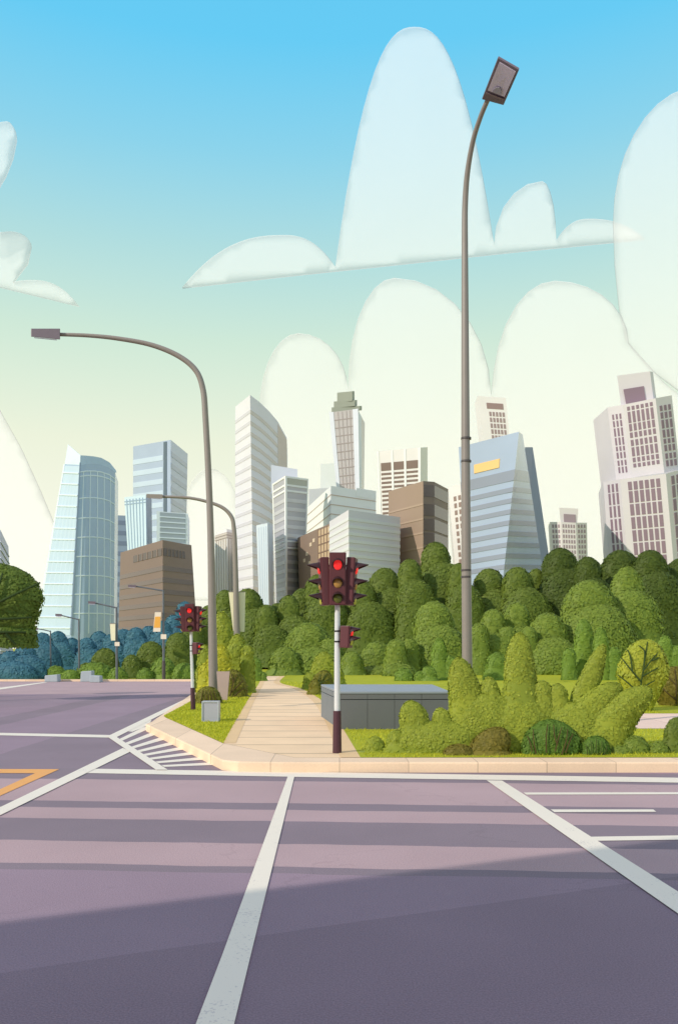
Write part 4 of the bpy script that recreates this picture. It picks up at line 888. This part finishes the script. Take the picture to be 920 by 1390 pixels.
# grey box on the grass corner
Dq = (H-KERB)*F/(980-HY); s = Dq/F; c0 = Vector(((285.5-CX)*s, Dq, KERB))
root = thing('utility_box', c0, 'small pale grey metal box with a lighter rim on the grass corner', 'box')
w_, h_ = 23*s, 28*s
MB().box(c0+Vector((0, .13, h_/2)), (w_, .26, h_)).build('casing', mat('box_grey', (160, 160, 172), 1.25, .4, .05, 4), root, bevel=.01)
fr = mat('box_rim', (192, 198, 206), .9, .4); t = .025
for q, sz in (((0, -.008, t/2), (w_, .02, t)), ((0, -.008, h_-t/2), (w_, .02, t)), ((-w_/2+t/2, -.008, h_/2), (t, .02, h_-2*t-.002)), ((w_/2-t/2, -.008, h_/2), (t, .02, h_-2*t-.002))):
    MB().box(c0+Vector(q), sz).build('rim', fr, root)
MB().box(c0+Vector((0, .13, -.02)), (w_*1.06, .3, .05)).build('plinth', M_GAP, root)
# pinkish board behind the lamp
Db = 25.6; q = [(305, 955.5), (311.5, 954.5), (311.5, 911.5), (294, 911.5)]
root = thing('board', P(305, 950.5, Db), 'pinkish slanting board between the near lamp and the olive bush', 'board'); pts = [P(297, 951, Db), P(308.5, 951, Db), P(311.8, 911.5, Db), P(294, 911.5, Db)]
mp = mat('board_pink', (190, 166, 160), .9, .7, .06, 3)
MB().hexa(pts, [p+Vector((0, .06, 0)) for p in pts]).build('panel', mp, root, bevel=.006)
MB().tube([P(302.5, 952, Db+.08), P(302.5, 925, Db+.08)], .025, 8).build('post', M_POLE, root)
# concrete blocks across the road
M_CONC = mat('concrete_pale', (186, 194, 202), .85, .8, .12, 3, bump=.3)
for q, D, lb in (([(60.5, 926.5), (78.5, 926.5), (78, 915.5), (61, 917)], 43.2, 'single pale concrete block at the far road edge'), ([(109, 926.5), (125, 926.5), (124.5, 910.5), (110, 911.5)], 43.4, 'taller pale concrete block of the pair at the far road edge'), ([(122, 927), (136, 927), (135.5, 917.5), (121.5, 917)], 42.6, 'lower pale concrete block of the pair at the far road edge')):
    yb = HY+H*F/D; root = None
    pts = [P(x, yb if i < 2 else y, D) for i, (x, y) in enumerate(q)]; o = Vector((0, .55, 0)); mb = MB().hexa(pts, [p+o for p in pts])
    ob = mb.build('concrete_block', M_CONC, loc=sum(pts[:2], Vector())/2+o/2, bevel=.04); tag(ob, lb, 'block', 'concrete blocks at the far road edge')
# ================================================================ GRASS BLADES
def blades(n, poly_fn):
    pts = poly_fn(n); m = len(pts); h = RNG.uniform(.02, .06, m); an = RNG.random(m)*6.28; wd = RNG.uniform(.004, .010, m)*np.clip(pts[:, 1]/14, 1, 2.5); ln = RNG.normal(0, .025, (m, 2))
    ax = np.stack([np.cos(an), np.sin(an), np.zeros(m)], 1)*wd[:, None]; z = lawn_z-.005
    base = np.c_[pts, np.full(m, z)]; tip = base+np.c_[ln, h]
    return np.stack([base-ax, base+ax, tip], 1).reshape(-1, 3)
def tri_sample(poly, n):
    poly = [np.array(p[:2]) for p in poly]; lo, hi_ = np.min(poly, 0), np.max(poly, 0); out = np.zeros((0, 2))
    while len(out) < n:
        q = RNG.uniform(lo, hi_, (n*3, 2)); ins = np.zeros(len(q), bool); j = len(poly)-1
        for i in range(len(poly)):
            a_, b_ = poly[i], poly[j]; c_ = ((a_[1] > q[:, 1]) != (b_[1] > q[:, 1])) & (q[:, 0] < (b_[0]-a_[0])*(q[:, 1]-a_[1])/(b_[1]-a_[1]+1e-12)+a_[0]); ins ^= c_; j = i
        q = q[ins]; q = q[~((q[:, 1] > 16.5) & (q[:, 1] < 20.5) & (q[:, 0] > 4.3))]; q = q[RNG.random(len(q)) < np.clip((13/q[:, 1])**1.3, .08, 1)]; out = np.r_[out, q]
    return out[:n]
left_poly = [inner[4], inner[3], pls[8], pls[12], inner[7], inner[5]]
right_poly = [inner[1], (7, 12.3), (9, 26), (-2.6, 40), prs[20], prs[14], prs[9], prs[4]]
B = np.concatenate([blades(16000, lambda n: tri_sample(left_poly, n)), blades(30000, lambda n: tri_sample(right_poly, n))])
me = bpy.data.meshes.new('grass'); me.from_pydata(B.tolist(), [], np.arange(len(B)).reshape(-1, 3).tolist()); me.materials.append(leafmat('grass_blade', (178, 182, 52), 1.15))
o = bpy.data.objects.new('grass', me); COL.objects.link(o); tag(o, 'short yellow-green grass growing on the lawns', 'grass', kind='stuff')
# ================================================================ CLOUDS
def cloudmat(name='cloud_white', alpha=.31):
    m = bpy.data.materials.new(name); m.use_nodes = True; nt = m.node_tree; nt.nodes.remove(nt.nodes['Principled BSDF'])
    d_ = N(nt, 'ShaderNodeBsdfDiffuse'); d_.inputs[0].default_value = (.97, .97, .97, 1); t_ = N(nt, 'ShaderNodeBsdfTranslucent'); t_.inputs[0].default_value = (.9, .9, .9, 1)
    g_ = N(nt, 'ShaderNodeNewGeometry'); soft = N(nt, 'ShaderNodeVectorMath', operation='SCALE'); soft.inputs['Scale'].default_value = .14; lk(nt, g_.outputs['Normal'], soft.inputs[0])
    up_ = N(nt, 'ShaderNodeVectorMath', operation='ADD'); up_.inputs[1].default_value = (-.30, -.62, .45); lk(nt, soft.outputs[0], up_.inputs[0]); nm = N(nt, 'ShaderNodeVectorMath', operation='NORMALIZE'); lk(nt, up_.outputs[0], nm.inputs[0])
    lk(nt, nm.outputs[0], t_.inputs['Normal']); lk(nt, nm.outputs[0], d_.inputs['Normal'])                       # light scatters through a cloud, so its relief shows only faintly
    a_ = N(nt, 'ShaderNodeMixShader'); a_.inputs[0].default_value = .3; lk(nt, d_.outputs[0], a_.inputs[1]); lk(nt, t_.outputs[0], a_.inputs[2])
    tr = N(nt, 'ShaderNodeBsdfTransparent'); mx = N(nt, 'ShaderNodeMixShader'); mx.inputs[0].default_value = alpha
    lk(nt, tr.outputs[0], mx.inputs[1]); lk(nt, a_.outputs[0], mx.inputs[2]); lk(nt, mx.outputs[0], nt.nodes['Material Output'].inputs[0]); return m
M_CLOUD = cloudmat(); M_BANK = cloudmat('cloud_bank_white', .36)
def arcpts(a, pk, b, n=14, soft=False):
    """a lobe: rises from a over the peak pk to b, round on top"""
    out = []
    if soft:
        for k in range(2*n+1):
            t = k/n; e_ = a if t <= 1 else b; q = 1-abs(1-t); out.append((e_[0]+(pk[0]-e_[0])*q, e_[1]+(pk[1]-e_[1])*(1-(1-q)**2.45)))
        return out
    for k in range(n+1):
        th = math.pi*k/n; c_, s_ = -math.cos(th), math.sin(th)
        x = pk[0]+(c_*(pk[0]-a[0]) if c_ < 0 else c_*(b[0]-pk[0])); yb_ = a[1] if c_ < 0 else b[1]
        out.append((x, yb_-(yb_-pk[1])*s_))
    return out
from mathutils.geometry import delaunay_2d_cdt
def cloud(outline, D, label, fat=7, m=None):
    """a puffy lens: thick in the middle of every lobe, closing to a thin rim along the outline"""
    o2 = [Vector(q) for q in outline]; ol = [o2[0]]
    for a_, b_ in zip(o2, o2[1:]+o2[:1]):
        n_ = max(int((b_-a_).length/14), 1)
        for k in range(1, n_+1): ol.append(a_.lerp(b_, k/n_))
    ol = ol[:-1]; A_ = np.array([tuple(p) for p in ol]); B_ = np.roll(A_, -1, 0)
    lo, hi_ = A_.min(0), A_.max(0); gx, gy = np.meshgrid(np.arange(lo[0]+5, hi_[0], 12), np.arange(lo[1]+5, hi_[1], 12)); q = np.c_[gx.ravel(), gy.ravel()]
    def dist(q):
        d_ = np.full(len(q), 1e9)
        for a_, b_ in zip(A_, B_):
            t = np.clip(((q-a_)@(b_-a_))/((b_-a_)@(b_-a_)+1e-9), 0, 1); d_ = np.minimum(d_, np.linalg.norm(q-(a_+t[:, None]*(b_-a_)), axis=1))
        return d_
    ins = np.zeros(len(q), bool)
    for a_, b_ in zip(A_, B_): ins ^= ((a_[1] > q[:, 1]) != (b_[1] > q[:, 1])) & (q[:, 0] < (b_[0]-a_[0])*(q[:, 1]-a_[1])/(b_[1]-a_[1]+1e-12)+a_[0])
    q = q[ins]; q = q[dist(q) > 5]; n = len(A_)
    v2 = [Vector(p) for p in A_]+[Vector(p) for p in q]
    vo, _, fo, *_r = delaunay_2d_cdt(v2, [(i, (i+1) % n) for i in range(n)], [], 1, 1e-3)
    vp = np.array([tuple(p) for p in vo]); dd = dist(vp); s_ = D/F; c = P(*A_.mean(0), D); V_, F_ = [], []
    off = (2.2+fat*(1-np.cos(np.pi*np.clip(dd/110, 0, 1)))*.5)*s_; m_ = len(vp); rim = dd < .5
    for sg in (-1, 1):
        for (x, y), o_, r_ in zip(vp, off, rim): V_.append(tuple(P(x, y, D)+Vector((0, sg*o_, 0))-c))
    for f in fo: F_.append(tuple(f)); F_.append(tuple(i+m_ for i in reversed(f)))
    ec = {}
    for f in fo:
        for i_, j_ in zip(f, list(f[1:])+[f[0]]): ec[tuple(sorted((i_, j_)))] = ec.get(tuple(sorted((i_, j_))), 0)+1
    for (i_, j_), k in ec.items():
        if k == 1: F_.append((i_, j_, j_+m_, i_+m_))
    me = bpy.data.meshes.new('cloud'); me.from_pydata(V_, [], F_); bm = bmesh.new(); bm.from_mesh(me); bmesh.ops.remove_doubles(bm, verts=bm.verts, dist=.01); bmesh.ops.recalc_face_normals(bm, faces=bm.faces); bm.to_mesh(me); bm.free()
    me.polygons.foreach_set('use_smooth', [True]*len(me.polygons)); me.materials.append(m or M_CLOUD)
    o = bpy.data.objects.new('cloud', me); COL.objects.link(o); o.location = c; tag(o, label, 'cloud', 'clouds'); return o
cloud(arcpts((248, 391), (385, 320), (455, 363), soft=True)+arcpts((455, 363), (562, 38), (670, 333), soft=True)[1:]+arcpts((670, 333), (735, 247), (754, 327), 10)[1:]+arcpts((754, 327), (798, 298), (874, 325), soft=True)[1:]+[(700, 342), (560, 357), (400, 374)], 3200, 'big white cloud with one very tall peak and a flat slanting base')
cloud(arcpts((832, 300), (950, 118), (1080, 380), 18)+[(1080, 620), (960, 560), (880, 500), (849, 462), (840, 420), (834, 360)], 2900, 'tall white cloud at the right edge of the sky')
cloud(arcpts((352, 560), (405, 453), (472, 530))+arcpts((472, 525), (535, 378), (666, 538), soft=False)[1:]+arcpts((668, 535), (752, 382), (852, 466))[1:]+[(900, 520), (1000, 600), (1000, 800), (340, 800), (345, 640)], 2600, 'long low cloud bank behind the skyscrapers with three round tops', m=M_BANK)
cloud(arcpts((245, 725), (285, 636), (330, 725))+[(330, 815), (245, 815)], 3500, 'small pale cloud peeping up behind the near street lamp')
cloud(arcpts((-60, 230), (10, 166), (23, 190), 12)+[(18, 215), (8, 240), (-10, 270), (-60, 300)], 2800, 'small cloud at the left edge, highest of those on that side')
cloud(arcpts((-60, 360), (15, 315), (43, 335), 12)+[(38, 358), (18, 384)]+arcpts((18, 384), (45, 381), (108, 416), 8, True)[1:]+[(50, 402), (0, 390), (-60, 376)], 2900, 'white cloud with a thin pointed tail above the curved lamp arm')
cloud([(-200, 480), (-60, 500), (0, 556), (30, 610), (55, 665), (80, 725), (90, 820), (-200, 820)], 3700, 'pale cloud sloping down behind the curved glass tower', m=M_BANK)
